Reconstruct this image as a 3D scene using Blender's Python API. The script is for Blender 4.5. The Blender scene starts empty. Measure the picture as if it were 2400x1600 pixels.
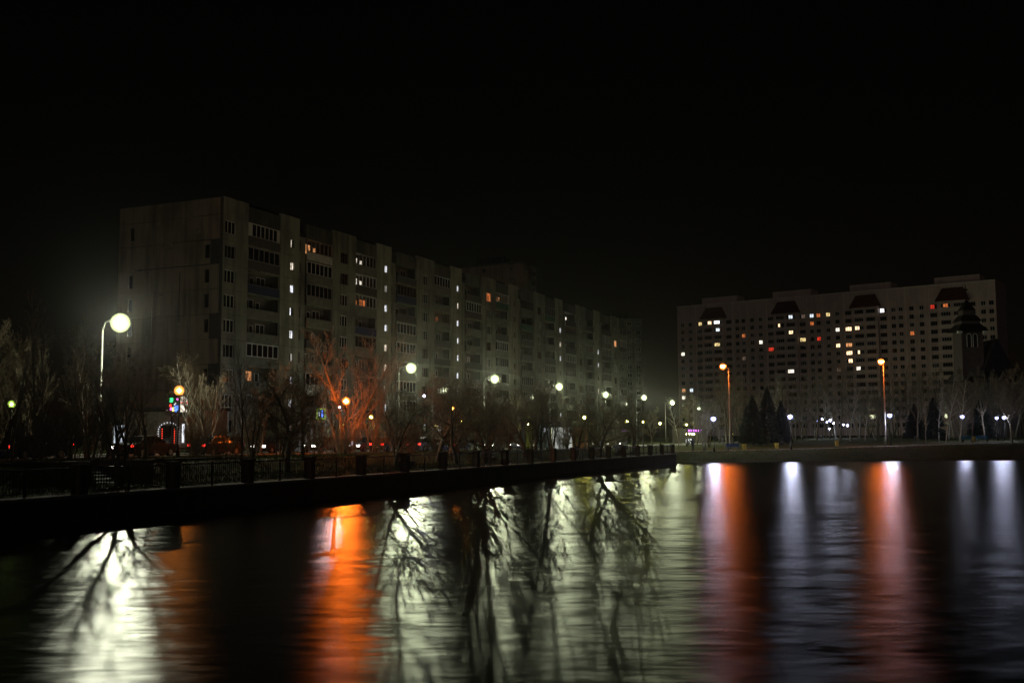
import bpy, math, random
from mathutils import Vector, Matrix

# ---------------------------------------------------------------- camera, sky, light, exposure
scn = bpy.context.scene
COL = scn.collection
FPX, CX, CY = 2500.0, 1200.0, 800.0          # photograph: 2400 x 1600
PITCH = math.atan(222.0 / FPX)
ROLL = 0.004
CAMZ = 3.2
_f = Vector((0, math.cos(PITCH), math.sin(PITCH)))
_u0 = Vector((0, -math.sin(PITCH), math.cos(PITCH)))
_r0 = Vector((1, 0, 0))
_r = (_r0 * math.cos(ROLL) - _u0 * math.sin(ROLL)).normalized()
_u = (_u0 * math.cos(ROLL) + _r0 * math.sin(ROLL)).normalized()
cam = bpy.data.cameras.new('camera')
cam.sensor_width = 36.0
cam.lens = FPX / 2400.0 * 36.0
cam.clip_start = 0.1
cam.clip_end = 6000
camo = bpy.data.objects.new('camera', cam)
COL.objects.link(camo)
camo.matrix_world = Matrix(((_r.x, _u.x, -_f.x, 0), (_r.y, _u.y, -_f.y, 0), (_r.z, _u.z, -_f.z, CAMZ), (0, 0, 0, 1)))
scn.camera = camo

SUN_EL, SUN_AZ = 30.0, 194.0                  # faint fill light added behind the camera for the facades
w = bpy.data.worlds.new('World')
scn.world = w
w.use_nodes = True
wn = w.node_tree
sky = wn.nodes.new('ShaderNodeTexSky')
sky.sky_type = 'NISHITA'
sky.sun_disc = False
sky.sun_elevation = math.radians(SUN_EL)
sky.sun_rotation = math.radians(SUN_AZ)
tint = wn.nodes.new('ShaderNodeMix')
tint.data_type = 'RGBA'
tint.blend_type = 'MULTIPLY'
tint.inputs[0].default_value = 1.0
tint.inputs[7].default_value = (1.0, 0.62, 0.33, 1)
bg = wn.nodes['Background']
bg.inputs['Strength'].default_value = 0.0004
wn.links.new(sky.outputs[0], tint.inputs[6])
wn.links.new(tint.outputs[2], bg.inputs['Color'])
fill_lamp = bpy.data.lights.new('facade_fill', 'SUN')  # added lamp that brightens the facades, no moon in view
fill_lamp.energy = 0.034
fill_lamp.angle = math.radians(12)
fill_lamp.color = (1.0, 0.91, 0.84)
fill_lampo = bpy.data.objects.new('facade_fill', fill_lamp)
COL.objects.link(fill_lampo)
fill_lampo.rotation_euler = (math.radians(90 - SUN_EL), 0, math.radians(-(SUN_AZ - 180)))

scn.view_settings.view_transform = 'Standard'
scn.view_settings.look = 'None'
scn.view_settings.gamma = 1.0
scn.view_settings.exposure = 0.0
scn.view_settings.use_curve_mapping = False
scn.render.engine = 'CYCLES'
cy = scn.cycles
cy.max_bounces = 5
cy.diffuse_bounces = 2
cy.glossy_bounces = 3
cy.transmission_bounces = 3
cy.volume_bounces = 0
cy.transparent_max_bounces = 6
cy.caustics_reflective = False
cy.caustics_refractive = False
cy.sample_clamp_indirect = 4.0
cy.use_light_tree = True
cy.use_adaptive_sampling = False
try:
    cy.use_denoising = True
    cy.denoiser = 'OPENIMAGEDENOISE'
except Exception:
    pass

LAMP = 3.5          # one factor for all lamps of the place

# ---------------------------------------------------------------- placing helpers
def ray(x, y):
    return _f + _r * ((x - CX) / FPX) + _u * ((CY - y) / FPX)
def at(x, y, D):                       # point seen at pixel (x, y), D metres away along Y
    d = ray(x, y)
    return Vector((0, 0, CAMZ)) + d * (D / d.y)
def proj(p):
    q = Vector(p) - Vector((0, 0, CAMZ))
    z = q.dot(_f)
    return CX + FPX * q.dot(_r) / z, CY - FPX * q.dot(_u) / z
def smooth(a, b, x):
    x = max(0.0, min(1.0, (x - a) / (b - a)))
    return x * x * (3 - 2 * x)
# pond-side fence line: s runs along it away from the camera, t inland
F0 = Vector((-16.1, 40.0))
FU = Vector((0.376, 0.9266)).normalized()
FT = Vector((-FU.y, FU.x))
STEP = 5.163
def st(s, t):
    p = F0 + FU * s + FT * t
    return p.x, p.y
def to_st(x, y):
    d = Vector((x, y)) - F0
    return d.dot(FU), d.dot(FT)
def road_z(s):
    return 1.95 - 0.75 * smooth(0, 150, s)
def bank_y(x):
    return 127.0 + (x - 19.0) * 0.17 + 0.8 * math.sin(x * 0.11)
def ground_z(x, y):
    s, t = to_st(x, y)
    zr = road_z(s)
    zl = 1.1 + 0.08 * smooth(0.5, 6, t) + (zr - 1.2 + 0.0) * smooth(6.0, 9.5, t) + 0.7 * smooth(33, 44, t)
    q = (y - bank_y(x)) / 1.015
    top = 1.12 + 0.85 * smooth(20, 75, x)
    if q < 0:
        zf = -1.2 * smooth(0, 5, -q)
    else:
        zf = top * (0.25 * smooth(0, 1.2, q) + 0.75 * smooth(0.8, 9.0, q)) + 0.5 * smooth(12, 60, q)
    near = smooth(11.0, 5.0, y)
    if s < 93.2:
        if t > 0.0:
            return zl
        return max(zf, -1.2 + 2.85 * near)
    return zf + (zl - zf) * smooth(-1, 9, t)

# ---------------------------------------------------------------- materials
MATS = {}
def node_mat(name):
    m = bpy.data.materials.new(name)
    m.use_nodes = True
    nt = m.node_tree
    return m, nt, nt.nodes['Principled BSDF']
def plain(name, col, rough=0.6, metal=0.0, var=0.25, scale=3.0, bump=0.0, spec=0.4, emit=None, estr=0.0):
    m, nt, b = node_mat(name)
    tc = nt.nodes.new('ShaderNodeTexCoord')
    nz = nt.nodes.new('ShaderNodeTexNoise')
    nz.inputs['Scale'].default_value = scale
    nz.inputs['Detail'].default_value = 5
    nt.links.new(tc.outputs['Object'], nz.inputs['Vector'])
    rmp = nt.nodes.new('ShaderNodeValToRGB')
    rmp.color_ramp.elements[0].position = 0.3
    rmp.color_ramp.elements[1].position = 0.7
    rmp.color_ramp.elements[0].color = [c * (1 - var) for c in col] + [1]
    rmp.color_ramp.elements[1].color = [min(1, c * (1 + var)) for c in col] + [1]
    nt.links.new(nz.outputs['Fac'], rmp.inputs['Fac'])
    nt.links.new(rmp.outputs['Color'], b.inputs['Base Color'])
    b.inputs['Roughness'].default_value = rough
    b.inputs['Metallic'].default_value = metal
    b.inputs['Specular IOR Level'].default_value = spec
    if bump:
        bp = nt.nodes.new('ShaderNodeBump')
        bp.inputs['Strength'].default_value = bump
        bp.inputs['Distance'].default_value = 0.05
        nt.links.new(nz.outputs['Fac'], bp.inputs['Height'])
        nt.links.new(bp.outputs['Normal'], b.inputs['Normal'])
    if emit:
        b.inputs['Emission Color'].default_value = (*emit, 1)
        b.inputs['Emission Strength'].default_value = estr
    MATS[name] = m
    return m
def glow(name, col, strength, var=0.0, scale=2.0):
    m = bpy.data.materials.new(name)
    m.use_nodes = True
    nt = m.node_tree
    nt.nodes.remove(nt.nodes['Principled BSDF'])
    e = nt.nodes.new('ShaderNodeEmission')
    e.inputs['Color'].default_value = (*col, 1)
    e.inputs['Strength'].default_value = strength
    if var:
        tc = nt.nodes.new('ShaderNodeTexCoord')
        nz = nt.nodes.new('ShaderNodeTexNoise')
        nz.inputs['Scale'].default_value = scale
        mr = nt.nodes.new('ShaderNodeMapRange')
        mr.inputs[1].default_value = 0.35
        mr.inputs[2].default_value = 0.65
        mr.inputs[3].default_value = strength * (1 - var)
        mr.inputs[4].default_value = strength * (1 + var)
        oi = nt.nodes.new('ShaderNodeObjectInfo')
        ad = nt.nodes.new('ShaderNodeVectorMath')
        nt.links.new(tc.outputs['Object'], ad.inputs[0])
        nt.links.new(oi.outputs['Location'], ad.inputs[1])
        nt.links.new(ad.outputs[0], nz.inputs['Vector'])
        nt.links.new(nz.outputs['Fac'], mr.inputs[0])
        nt.links.new(mr.outputs[0], e.inputs['Strength'])
    nt.links.new(e.outputs[0], nt.nodes['Material Output'].inputs['Surface'])
    # only the real lamps are worth sampling one by one; windows and signs are found by chance
    m.cycles.emission_sampling = ('FRONT' if name in ('lens_street', 'lens_near') else 'AUTO') if name.startswith('lens') and 'reflector' not in name else 'NONE'
    MATS[name] = m
    return m
def stained(name, col, dark, streak=1.0):
    """weathered concrete: broad blotches, vertical rain streaks, fine grain"""
    m, nt, b = node_mat(name)
    N, L = nt.nodes, nt.links
    geo = N.new('ShaderNodeNewGeometry')
    mp = N.new('ShaderNodeMapping')
    mp.inputs['Scale'].default_value = (1.3, 1.3, 0.12)
    L.new(geo.outputs['Position'], mp.inputs['Vector'])
    n1 = N.new('ShaderNodeTexNoise')
    n1.inputs['Scale'].default_value = 1.0
    n1.inputs['Detail'].default_value = 6
    L.new(mp.outputs[0], n1.inputs['Vector'])
    n2 = N.new('ShaderNodeTexNoise')
    n2.inputs['Scale'].default_value = 0.22
    n2.inputs['Detail'].default_value = 4
    L.new(geo.outputs['Position'], n2.inputs['Vector'])
    n3 = N.new('ShaderNodeTexNoise')
    n3.inputs['Scale'].default_value = 9.0
    n3.inputs['Detail'].default_value = 3
    L.new(geo.outputs['Position'], n3.inputs['Vector'])
    mul = N.new('ShaderNodeMath')
    mul.operation = 'MULTIPLY'
    L.new(n1.outputs['Fac'], mul.inputs[0])
    L.new(n2.outputs['Fac'], mul.inputs[1])
    ad = N.new('ShaderNodeMath')
    ad.operation = 'MULTIPLY_ADD'
    ad.inputs[1].default_value = 0.12
    L.new(n3.outputs['Fac'], ad.inputs[0])
    L.new(mul.outputs[0], ad.inputs[2])
    rmp = N.new('ShaderNodeValToRGB')
    r = rmp.color_ramp
    r.elements[0].position = 0.20
    r.elements[0].color = (*dark, 1)
    r.elements[1].position = 0.36
    r.elements[1].color = (*col, 1)
    L.new(ad.outputs[0], rmp.inputs['Fac'])
    L.new(rmp.outputs['Color'], b.inputs['Base Color'])
    b.inputs['Roughness'].default_value = 0.9
    b.inputs['Specular IOR Level'].default_value = 0.2
    MATS[name] = m
    return m

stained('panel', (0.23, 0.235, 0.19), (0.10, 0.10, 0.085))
stained('gable_panel', (0.26, 0.215, 0.16), (0.125, 0.105, 0.08))
stained('stair_panel', (0.30, 0.30, 0.235), (0.15, 0.15, 0.12))
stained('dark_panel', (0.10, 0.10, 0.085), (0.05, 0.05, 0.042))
stained('tower_panel', (0.44, 0.32, 0.24), (0.30, 0.22, 0.165))
stained('far_panel', (0.66, 0.52, 0.47), (0.52, 0.41, 0.37))
stained('far_trim', (0.76, 0.64, 0.58), (0.64, 0.53, 0.48))
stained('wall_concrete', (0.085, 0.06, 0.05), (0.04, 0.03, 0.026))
plain('stain_patch', (0.20, 0.17, 0.125), 0.95, var=0.4, scale=2)
plain('joint', (0.05, 0.05, 0.045), 0.95)
plain('roof_felt', (0.035, 0.035, 0.035), 0.95)
plain('red_roof', (0.075, 0.022, 0.015), 0.8, var=0.3, scale=1.0)
plain('dark_roof', (0.016, 0.011, 0.010), 0.7)
plain('church_wall', (0.085, 0.07, 0.065), 0.9)
plain('white_frame', (0.55, 0.55, 0.52), 0.5, var=0.12)
plain('grey_frame', (0.22, 0.21, 0.19), 0.6)
plain('brown_frame', (0.13, 0.08, 0.05), 0.6)
plain('parapet_grey', (0.15, 0.15, 0.125), 0.9, scale=1.0)  # darkened as well, putting balcony shade into the colour
plain('parapet_dark', (0.06, 0.055, 0.05), 0.8)
plain('parapet_blue', (0.012, 0.016, 0.07), 0.7)
plain('parapet_white', (0.55, 0.54, 0.50), 0.7)
plain('parapet_green', (0.03, 0.10, 0.06), 0.7)
plain('loggia_wall', (0.13, 0.12, 0.10), 0.95, scale=0.6)  # darkened so the recesses carry their shade in the colour
plain('glass', (0.012, 0.012, 0.012), 0.08, var=0.1, spec=0.5)
plain('bark', (0.12, 0.105, 0.078), 0.95, var=0.45, scale=6, bump=0.4)
plain('twig', (0.16, 0.14, 0.10), 0.95, var=0.35, scale=2)
plain('bark_red', (0.10, 0.062, 0.042), 0.95, var=0.4, scale=5, bump=0.3)
plain('dry_leaf', (0.12, 0.055, 0.022), 0.8, var=0.5, scale=6)
plain('needle', (0.012, 0.022, 0.012), 0.8, var=0.5, scale=3)
plain('asphalt', (0.045, 0.045, 0.046), 0.75, var=0.3, scale=2.5, bump=0.2)
plain('path_paving', (0.20, 0.19, 0.18), 0.75, var=0.2, scale=3)
plain('kerb', (0.28, 0.27, 0.25), 0.85)
plain('line_paint', (0.7, 0.7, 0.66), 0.7)
plain('black_metal', (0.018, 0.018, 0.018), 0.45, 0.6)
plain('pole_metal', (0.22, 0.22, 0.21), 0.45, 0.5)
plain('steel', (0.35, 0.35, 0.36), 0.35, 0.8)
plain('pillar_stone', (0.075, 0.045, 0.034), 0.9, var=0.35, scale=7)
plain('stone_step', (0.18, 0.17, 0.16), 0.6, scale=5)
plain('wood', (0.10, 0.055, 0.03), 0.6, var=0.4, scale=8)
plain('blue_paint', (0.02, 0.16, 0.26), 0.5)
plain('navy_paint', (0.012, 0.03, 0.09), 0.5)
plain('yellow_paint', (0.32, 0.22, 0.02), 0.6)
plain('white_paint', (0.62, 0.62, 0.60), 0.7, var=0.08)
plain('pink_paint', (0.30, 0.15, 0.15), 0.8)
plain('beige_wall', (0.34, 0.30, 0.19), 0.9)
plain('shop_wall', (0.20, 0.18, 0.16), 0.9)
plain('rubber', (0.012, 0.012, 0.012), 0.85)
plain('sign_blue', (0.012, 0.02, 0.20), 0.5)
plain('sign_white', (0.7, 0.7, 0.7), 0.5)
plain('cloth_dark', (0.012, 0.012, 0.014), 0.9)
plain('skin', (0.28, 0.16, 0.11), 0.6)
plain('hair', (0.015, 0.011, 0.009), 0.7)
for nm, c in (('car_silver', (0.30, 0.30, 0.31)), ('car_white', (0.60, 0.60, 0.58)), ('car_black', (0.012, 0.012, 0.014)),
              ('car_red', (0.22, 0.012, 0.010)), ('car_blue', (0.015, 0.03, 0.12)), ('car_green', (0.012, 0.03, 0.02)), ('car_grey', (0.05, 0.05, 0.052)), ('car_brown', (0.035, 0.02, 0.015))):
    plain(nm, c, 0.25, 0.2, var=0.05, spec=0.6)
# lights
glow('lens_street', (0.95, 1.0, 0.62), 12000 * LAMP)
glow('lens_near', (1.0, 0.98, 0.72), 3300 * LAMP)
glow('lens_reflector', (1.0, 0.98, 0.72), 16 * LAMP)
glow('lens_bowl', (0.95, 1.0, 0.62), 180 * LAMP)
glow('lens_bowl_near', (0.95, 1.0, 0.66), 1000 * LAMP)
glow('lens_reflector_mid', (0.9, 1.0, 0.62), 1.3)
glow('lens_reflector_rim', (0.85, 1.0, 0.6), 0.30)
glow('lens_orange', (1.0, 0.15, 0.011), 700 * LAMP)
glow('lens_orange_dim', (1.0, 0.26, 0.03), 38 * LAMP)
glow('lens_orange_tall', (1.0, 0.18, 0.02), 85 * LAMP)
glow('lens_yellow', (0.95, 0.88, 0.16), 100 * LAMP)
glow('lens_lime', (0.75, 1.0, 0.25), 4 * LAMP)
glow('lens_white', (0.74, 0.77, 1.0), 200 * LAMP)
glow('lens_flood', (0.85, 0.90, 1.0), 1800 * LAMP)
glow('head_lamp', (1.0, 0.93, 0.82), 14)
glow('tail_lamp', (1.0, 0.03, 0.02), 6)
glow('lit_stair', (0.92, 0.93, 1.0), 1.3, 0.5, 3)
glow('lit_stair_dim', (0.85, 0.80, 0.72), 0.35, 0.5, 3)
glow('lit_stair_warm', (1.0, 0.86, 0.68), 0.9, 0.5, 3)
glow('lit_warm', (1.0, 0.42, 0.16), 0.8, 0.6, 1.4)
glow('lit_orange', (1.0, 0.26, 0.07), 0.45, 0.6, 1.4)
glow('lit_white', (1.0, 0.90, 0.74), 1.6, 0.5, 1.5)
glow('lit_cool', (0.80, 0.90, 1.0), 1.1, 0.5, 1.5)
glow('lit_bright', (1.0, 0.66, 0.36), 2.2, 0.5, 1.5)
glow('lit_brightwhite', (0.93, 0.95, 1.0), 2.6, 0.5, 1.5)
glow('lit_yellow', (1.0, 0.75, 0.32), 1.0, 0.5, 1.5)
glow('lit_red', (1.0, 0.06, 0.03), 0.55, 0.5, 1.5)
glow('lit_dim', (0.8, 0.55, 0.40), 0.12, 0.5, 1.5)
glow('sign_green', (0.05, 1.0, 0.25), 2.2)
glow('sign_redlight', (1.0, 0.06, 0.03), 2.0)
glow('sign_pink', (1.0, 0.15, 0.8), 2.2)
glow('sign_yellowlight', (1.0, 0.85, 0.15), 2.2)
glow('sign_bluelight', (0.08, 0.2, 1.0), 3.0)
glow('sign_whitelight', (0.9, 0.93, 1.0), 1.4)
glow('sign_lime', (0.6, 0.9, 0.1), 0.8)
glow('sign_violet', (0.7, 0.15, 1.0), 3.0)

def frosted(name, col, strength):
    m = bpy.data.materials.new(name)
    m.use_nodes = True
    nt = m.node_tree
    nt.nodes.remove(nt.nodes['Principled BSDF'])
    lw = nt.nodes.new('ShaderNodeLayerWeight')
    lw.inputs['Blend'].default_value = 0.5
    mr = nt.nodes.new('ShaderNodeMapRange')
    mr.inputs[1].default_value = 0.0
    mr.inputs[2].default_value = 1.0
    mr.inputs[3].default_value = strength
    mr.inputs[4].default_value = 0.0
    pw = nt.nodes.new('ShaderNodeMath')
    pw.operation = 'POWER'
    pw.inputs[1].default_value = 0.6
    nt.links.new(lw.outputs['Facing'], pw.inputs[0])
    nt.links.new(pw.outputs[0], mr.inputs[0])
    e = nt.nodes.new('ShaderNodeEmission')
    e.inputs['Color'].default_value = (*col, 1)
    nt.links.new(mr.outputs[0], e.inputs['Strength'])
    tr = nt.nodes.new('ShaderNodeBsdfTransparent')
    ad = nt.nodes.new('ShaderNodeAddShader')
    nt.links.new(tr.outputs[0], ad.inputs[0])
    nt.links.new(e.outputs[0], ad.inputs[1])
    nt.links.new(ad.outputs[0], nt.nodes['Material Output'].inputs['Surface'])
    m.cycles.emission_sampling = 'NONE'
    MATS[name] = m
frosted('lens_orange_glass', (1.0, 0.27, 0.03), 2.2)
frosted('lens_street_glass', (0.85, 1.0, 0.50), 1.5)  # shell glow fading to the rim, stands in for lamp glare
frosted('lens_orange_tall_glass', (1.0, 0.25, 0.03), 1.6)  # orange shell glow, likewise standing in for glare
frosted('lens_orange_dim_glass', (1.0, 0.36, 0.06), 1.8)
frosted('lens_yellow_glass', (0.85, 0.75, 0.08), 1.2)
frosted('lens_lime_glass', (0.6, 1.0, 0.12), 1.2)
frosted('lens_white_glass', (0.42, 0.46, 1.0), 2.2)
frosted('lens_flood_glass', (0.5, 0.6, 1.0), 1.6)

def water_mat():
    m = bpy.data.materials.new('pond_water')
    m.use_nodes = True
    nt = m.node_tree
    N, L = nt.nodes, nt.links
    N.remove(N['Principled BSDF'])
    geo = N.new('ShaderNodeNewGeometry')
    def noise(scale, sx, sy, det, rough=0.55):
        m2 = N.new('ShaderNodeMapping')
        m2.inputs['Scale'].default_value = (sx, sy, 1)
        m2.inputs['Rotation'].default_value = (0, 0, 0.22)
        m2.inputs['Location'].default_value = (0.37, 0.61, 0.43)
        L.new(geo.outputs['Position'], m2.inputs['Vector'])
        n = N.new('ShaderNodeTexNoise')
        n.inputs['Scale'].default_value = scale
        n.inputs['Detail'].default_value = det
        n.inputs['Roughness'].default_value = rough
        L.new(m2.outputs[0], n.inputs['Vector'])
        return n
    def slope(n, amp):
        v = N.new('ShaderNodeVectorMath')
        v.operation = 'MULTIPLY_ADD'
        v.inputs[1].default_value = (amp, amp, 0)
        v.inputs[2].default_value = (-amp / 2, -amp / 2, 0)
        L.new(n.outputs['Color'], v.inputs[0])
        return v
    a1 = slope(noise(1.0, 1.3, 4.0, 3), 0.17)                   # fine ripples
    a2 = slope(noise(1.0, 0.22, 0.95, 4), 0.12)                 # wavelets seen as streaks
    s1 = N.new('ShaderNodeVectorMath')
    L.new(a1.outputs[0], s1.inputs[0])
    L.new(a2.outputs[0], s1.inputs[1])
    s2 = N.new('ShaderNodeVectorMath')
    s2.inputs[1].default_value = (0, 0, 1)
    L.new(s1.outputs[0], s2.inputs[0])
    bp2 = N.new('ShaderNodeVectorMath')
    bp2.operation = 'NORMALIZE'
    L.new(s2.outputs[0], bp2.inputs[0])
    g = N.new('ShaderNodeBsdfGlossy')
    g.distribution = 'BECKMANN'
    g.inputs['Color'].default_value = (0.9, 0.93, 0.95, 1)
    g.inputs['Roughness'].default_value = 0.31
    L.new(bp2.outputs[0], g.inputs['Normal'])
    d = N.new('ShaderNodeBsdfDiffuse')
    d.inputs['Color'].default_value = (0.004, 0.005, 0.005, 1)
    fr = N.new('ShaderNodeFresnel')
    fr.inputs['IOR'].default_value = 1.33
    mx = N.new('ShaderNodeMixShader')
    L.new(fr.outputs[0], mx.inputs[0])
    L.new(d.outputs[0], mx.inputs[1])
    L.new(g.outputs[0], mx.inputs[2])
    L.new(mx.outputs[0], N['Material Output'].inputs['Surface'])
    MATS['water'] = m
water_mat()

def grass_mat(name, c1, c2, c3):
    m, nt, b = node_mat(name)
    N, L = nt.nodes, nt.links
    geo = N.new('ShaderNodeNewGeometry')
    n1 = N.new('ShaderNodeTexNoise')
    n1.inputs['Scale'].default_value = 0.35
    n1.inputs['Detail'].default_value = 8
    n1.inputs['Roughness'].default_value = 0.7
    L.new(geo.outputs['Position'], n1.inputs['Vector'])
    n2 = N.new('ShaderNodeTexNoise')
    n2.inputs['Scale'].default_value = 14
    n2.inputs['Detail'].default_value = 4
    L.new(geo.outputs['Position'], n2.inputs['Vector'])
    rmp = N.new('ShaderNodeValToRGB')
    r = rmp.color_ramp
    r.elements[0].position = 0.34
    r.elements[0].color = (*c1, 1)
    r.elements[1].position = 0.66
    r.elements[1].color = (*c3, 1)
    e = r.elements.new(0.5)
    e.color = (*c2, 1)
    L.new(n1.outputs['Fac'], rmp.inputs['Fac'])
    L.new(rmp.outputs['Color'], b.inputs['Base Color'])
    bp = N.new('ShaderNodeBump')
    bp.inputs['Strength'].default_value = 0.7
    bp.inputs['Distance'].default_value = 0.08
    L.new(n2.outputs['Fac'], bp.inputs['Height'])
    L.new(bp.outputs['Normal'], b.inputs['Normal'])
    b.inputs['Roughness'].default_value = 0.95
    b.inputs['Specular IOR Level'].default_value = 0.1
    MATS[name] = m
grass_mat('turf', (0.045, 0.055, 0.022), (0.06, 0.075, 0.026), (0.085, 0.07, 0.035))
grass_mat('blade', (0.05, 0.075, 0.02), (0.065, 0.085, 0.028), (0.09, 0.08, 0.04))

# ---------------------------------------------------------------- mesh building
class MB:
    def __init__(self):
        self.v, self.f, self.m, self.mats = [], [], [], []
    def mi(self, mat):
        if mat not in self.mats:
            self.mats.append(mat)
        return self.mats.index(mat)
    def quad(self, pts, mat):
        n = len(self.v)
        self.v += [tuple(p) for p in pts]
        self.f.append(tuple(range(n, n + len(pts))))
        self.m.append(self.mi(mat))
    def box(self, lo, hi, mat):
        x0, y0, z0 = lo
        x1, y1, z1 = hi
        n = len(self.v)
        self.v += [(x0, y0, z0), (x1, y0, z0), (x1, y1, z0), (x0, y1, z0), (x0, y0, z1), (x1, y0, z1), (x1, y1, z1), (x0, y1, z1)]
        for q in ((0, 3, 2, 1), (4, 5, 6, 7), (0, 1, 5, 4), (1, 2, 6, 5), (2, 3, 7, 6), (3, 0, 4, 7)):
            self.f.append(tuple(n + i for i in q))
            self.m.append(self.mi(mat))
        return self
    def prism(self, bot, top, mat, cap=True):
        n, k = len(self.v), len(bot)
        self.v += [tuple(p) for p in bot] + [tuple(p) for p in top]
        i = self.mi(mat)
        for a in range(k):
            b = (a + 1) % k
            self.f.append((n + a, n + b, n + k + b, n + k + a))
            self.m.append(i)
        if cap:
            self.f.append(tuple(n + a for a in reversed(range(k))))
            self.f.append(tuple(n + k + a for a in range(k)))
            self.m += [i, i]
    def tube(self, pts, rad, sides, mat, cap=True):
        pts = [Vector(p) for p in pts]
        n0, k, i = len(self.v), len(pts), self.mi(mat)
        d = pts[1] - pts[0]
        a = d.orthogonal().normalized()
        for j in range(k):
            if j == 0: d = pts[1] - pts[0]
            elif j == k - 1: d = pts[j] - pts[j - 1]
            else: d = pts[j + 1] - pts[j - 1]
            d.normalize()
            a = (a - d * a.dot(d))
            if a.length < 1e-5: a = d.orthogonal()
            a.normalize()
            b = d.cross(a)
            r = rad[j] if hasattr(rad, '__len__') else rad
            for q in range(sides):
                th = 2 * math.pi * q / sides
                self.v.append(tuple(pts[j] + a * (r * math.cos(th)) + b * (r * math.sin(th))))
        for j in range(k - 1):
            for q in range(sides):
                q2 = (q + 1) % sides
                o = n0 + j * sides
                self.f.append((o + q, o + q2, o + sides + q2, o + sides + q))
                self.m.append(i)
        if cap:
            self.f.append(tuple(n0 + q for q in reversed(range(sides))))
            self.f.append(tuple(n0 + (k - 1) * sides + q for q in range(sides)))
            self.m += [i, i]
    def lathe(self, prof, sides, mat, c=(0, 0, 0)):
        n0, i = len(self.v), self.mi(mat)
        for r, z in prof:
            for q in range(sides):
                th = 2 * math.pi * q / sides
                self.v.append((c[0] + r * math.cos(th), c[1] + r * math.sin(th), c[2] + z))
        for j in range(len(prof) - 1):
            for q in range(sides):
                q2 = (q + 1) % sides
                o = n0 + j * sides
                self.f.append((o + q, o + q2, o + sides + q2, o + sides + q))
                self.m.append(i)
    def octa(self, r, c, mat):
        n = len(self.v)
        c = Vector(c)
        self.v += [tuple(c + Vector(d) * r) for d in ((1, 0, 0), (0, 1, 0), (-1, 0, 0), (0, -1, 0), (0, 0, 1), (0, 0, -1))]
        for a in range(4):
            b = (a + 1) % 4
            self.f += [(n + a, n + b, n + 4), (n + b, n + a, n + 5)]
            self.m += [self.mi(mat)] * 2
    def mesh(self, name, smoothed=False):
        me = bpy.data.meshes.new(name)
        me.from_pydata(self.v, [], self.f)
        for m in self.mats:
            me.materials.append(MATS[m])
        if len(self.mats) > 1:
            me.polygons.foreach_set('material_index', self.m)
        if smoothed:
            me.polygons.foreach_set('use_smooth', [True] * len(self.f))
        me.update()
        return me
    def build(self, name, parent=None, loc=(0, 0, 0), rz=0.0, smoothed=False):
        return link(name, self.mesh(name, smoothed), parent, loc, rz)
def link(name, me, parent=None, loc=(0, 0, 0), rz=0.0, sc=None):
    o = bpy.data.objects.new(name, me)
    COL.objects.link(o)
    o.parent = parent
    o.location = loc
    o.rotation_euler = (0, 0, rz)
    if sc is not None:
        o.scale = sc if hasattr(sc, '__len__') else (sc, sc, sc)
    return o
def tag(o, label, cat, group=None):
    o['label'] = label
    o['category'] = cat
    if group:
        o['group'] = group
    return o
def thing(name, label, cat, loc=(0, 0, 0), rz=0.0, group=None, sc=None):
    return tag(link(name, None, None, loc, rz, sc), label, cat, group)
def kind(o, k):
    o['kind'] = k
    return o
def ball(r, z=0.0, n=4, sq=1.0):
    return [(max(1e-3, r * math.sin(math.pi * i / n)), z - sq * r * math.cos(math.pi * i / n)) for i in range(n + 1)]
_one = ['', 'first', 'second', 'third', 'fourth', 'fifth', 'sixth', 'seventh', 'eighth', 'ninth', 'tenth', 'eleventh', 'twelfth', 'thirteenth',
        'fourteenth', 'fifteenth', 'sixteenth', 'seventeenth', 'eighteenth', 'nineteenth']
ORD = []
for _n in range(1, 100):
    if _n < 20: ORD.append(_one[_n])
    elif _n % 10 == 0: ORD.append(['twentieth', 'thirtieth', 'fortieth', 'fiftieth', 'sixtieth', 'seventieth', 'eightieth', 'ninetieth'][_n // 10 - 2])
    else: ORD.append(['twenty', 'thirty', 'forty', 'fifty', 'sixty', 'seventy', 'eighty', 'ninety'][_n // 10 - 2] + '-' + _one[_n % 10])

# ================================================================ SETTING
def build_ground():
    S = [-200, -120, -80] + [-60 + 4 * i for i in range(9)] + [-26 + 2.5 * i for i in range(46)] + [92.9, 93.5]
    S += [95 + 1.5 * i for i in range(40)] + [158 + 6 * i for i in range(20)] + [290, 330, 400, 520, 640]
    S = sorted(set(S))
    T = [-400, -260] + [-200 + 6 * i for i in range(20)] + [-80 + 2.0 * i for i in range(38)] + [-3, -1.5, -0.3, 0.3]
    T += [1 + 0.7 * i for i in range(18)] + [14 + 2 * i for i in range(24)] + [70, 90, 130, 200, 300]
    T = sorted(set(T))
    rnd = random.Random(3)
    mb = MB()
    for s in S:
        for t in T:
            x, y = st(s, t)
            z = ground_z(x, y)
            if z > 1.0 and 0.5 < t < 17: z += rnd.uniform(-0.05, 0.05)
            mb.v.append((x, y, z))
    nt_ = len(T)
    for i in range(len(S) - 1):
        for j in range(nt_ - 1):
            a = i * nt_ + j
            mb.f.append((a, a + nt_, a + nt_ + 1, a + 1))
            mb.m.append(0)
    mb.mats = ['turf']
    kind(mb.build('ground', smoothed=False), 'structure')
build_ground()
wb = MB()
wb.quad([(-120, -60, 0), (320, -60, 0), (320, 215, 0), (-120, 215, 0)], 'water')
kind(wb.build('pond_water'), 'structure')

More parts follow.
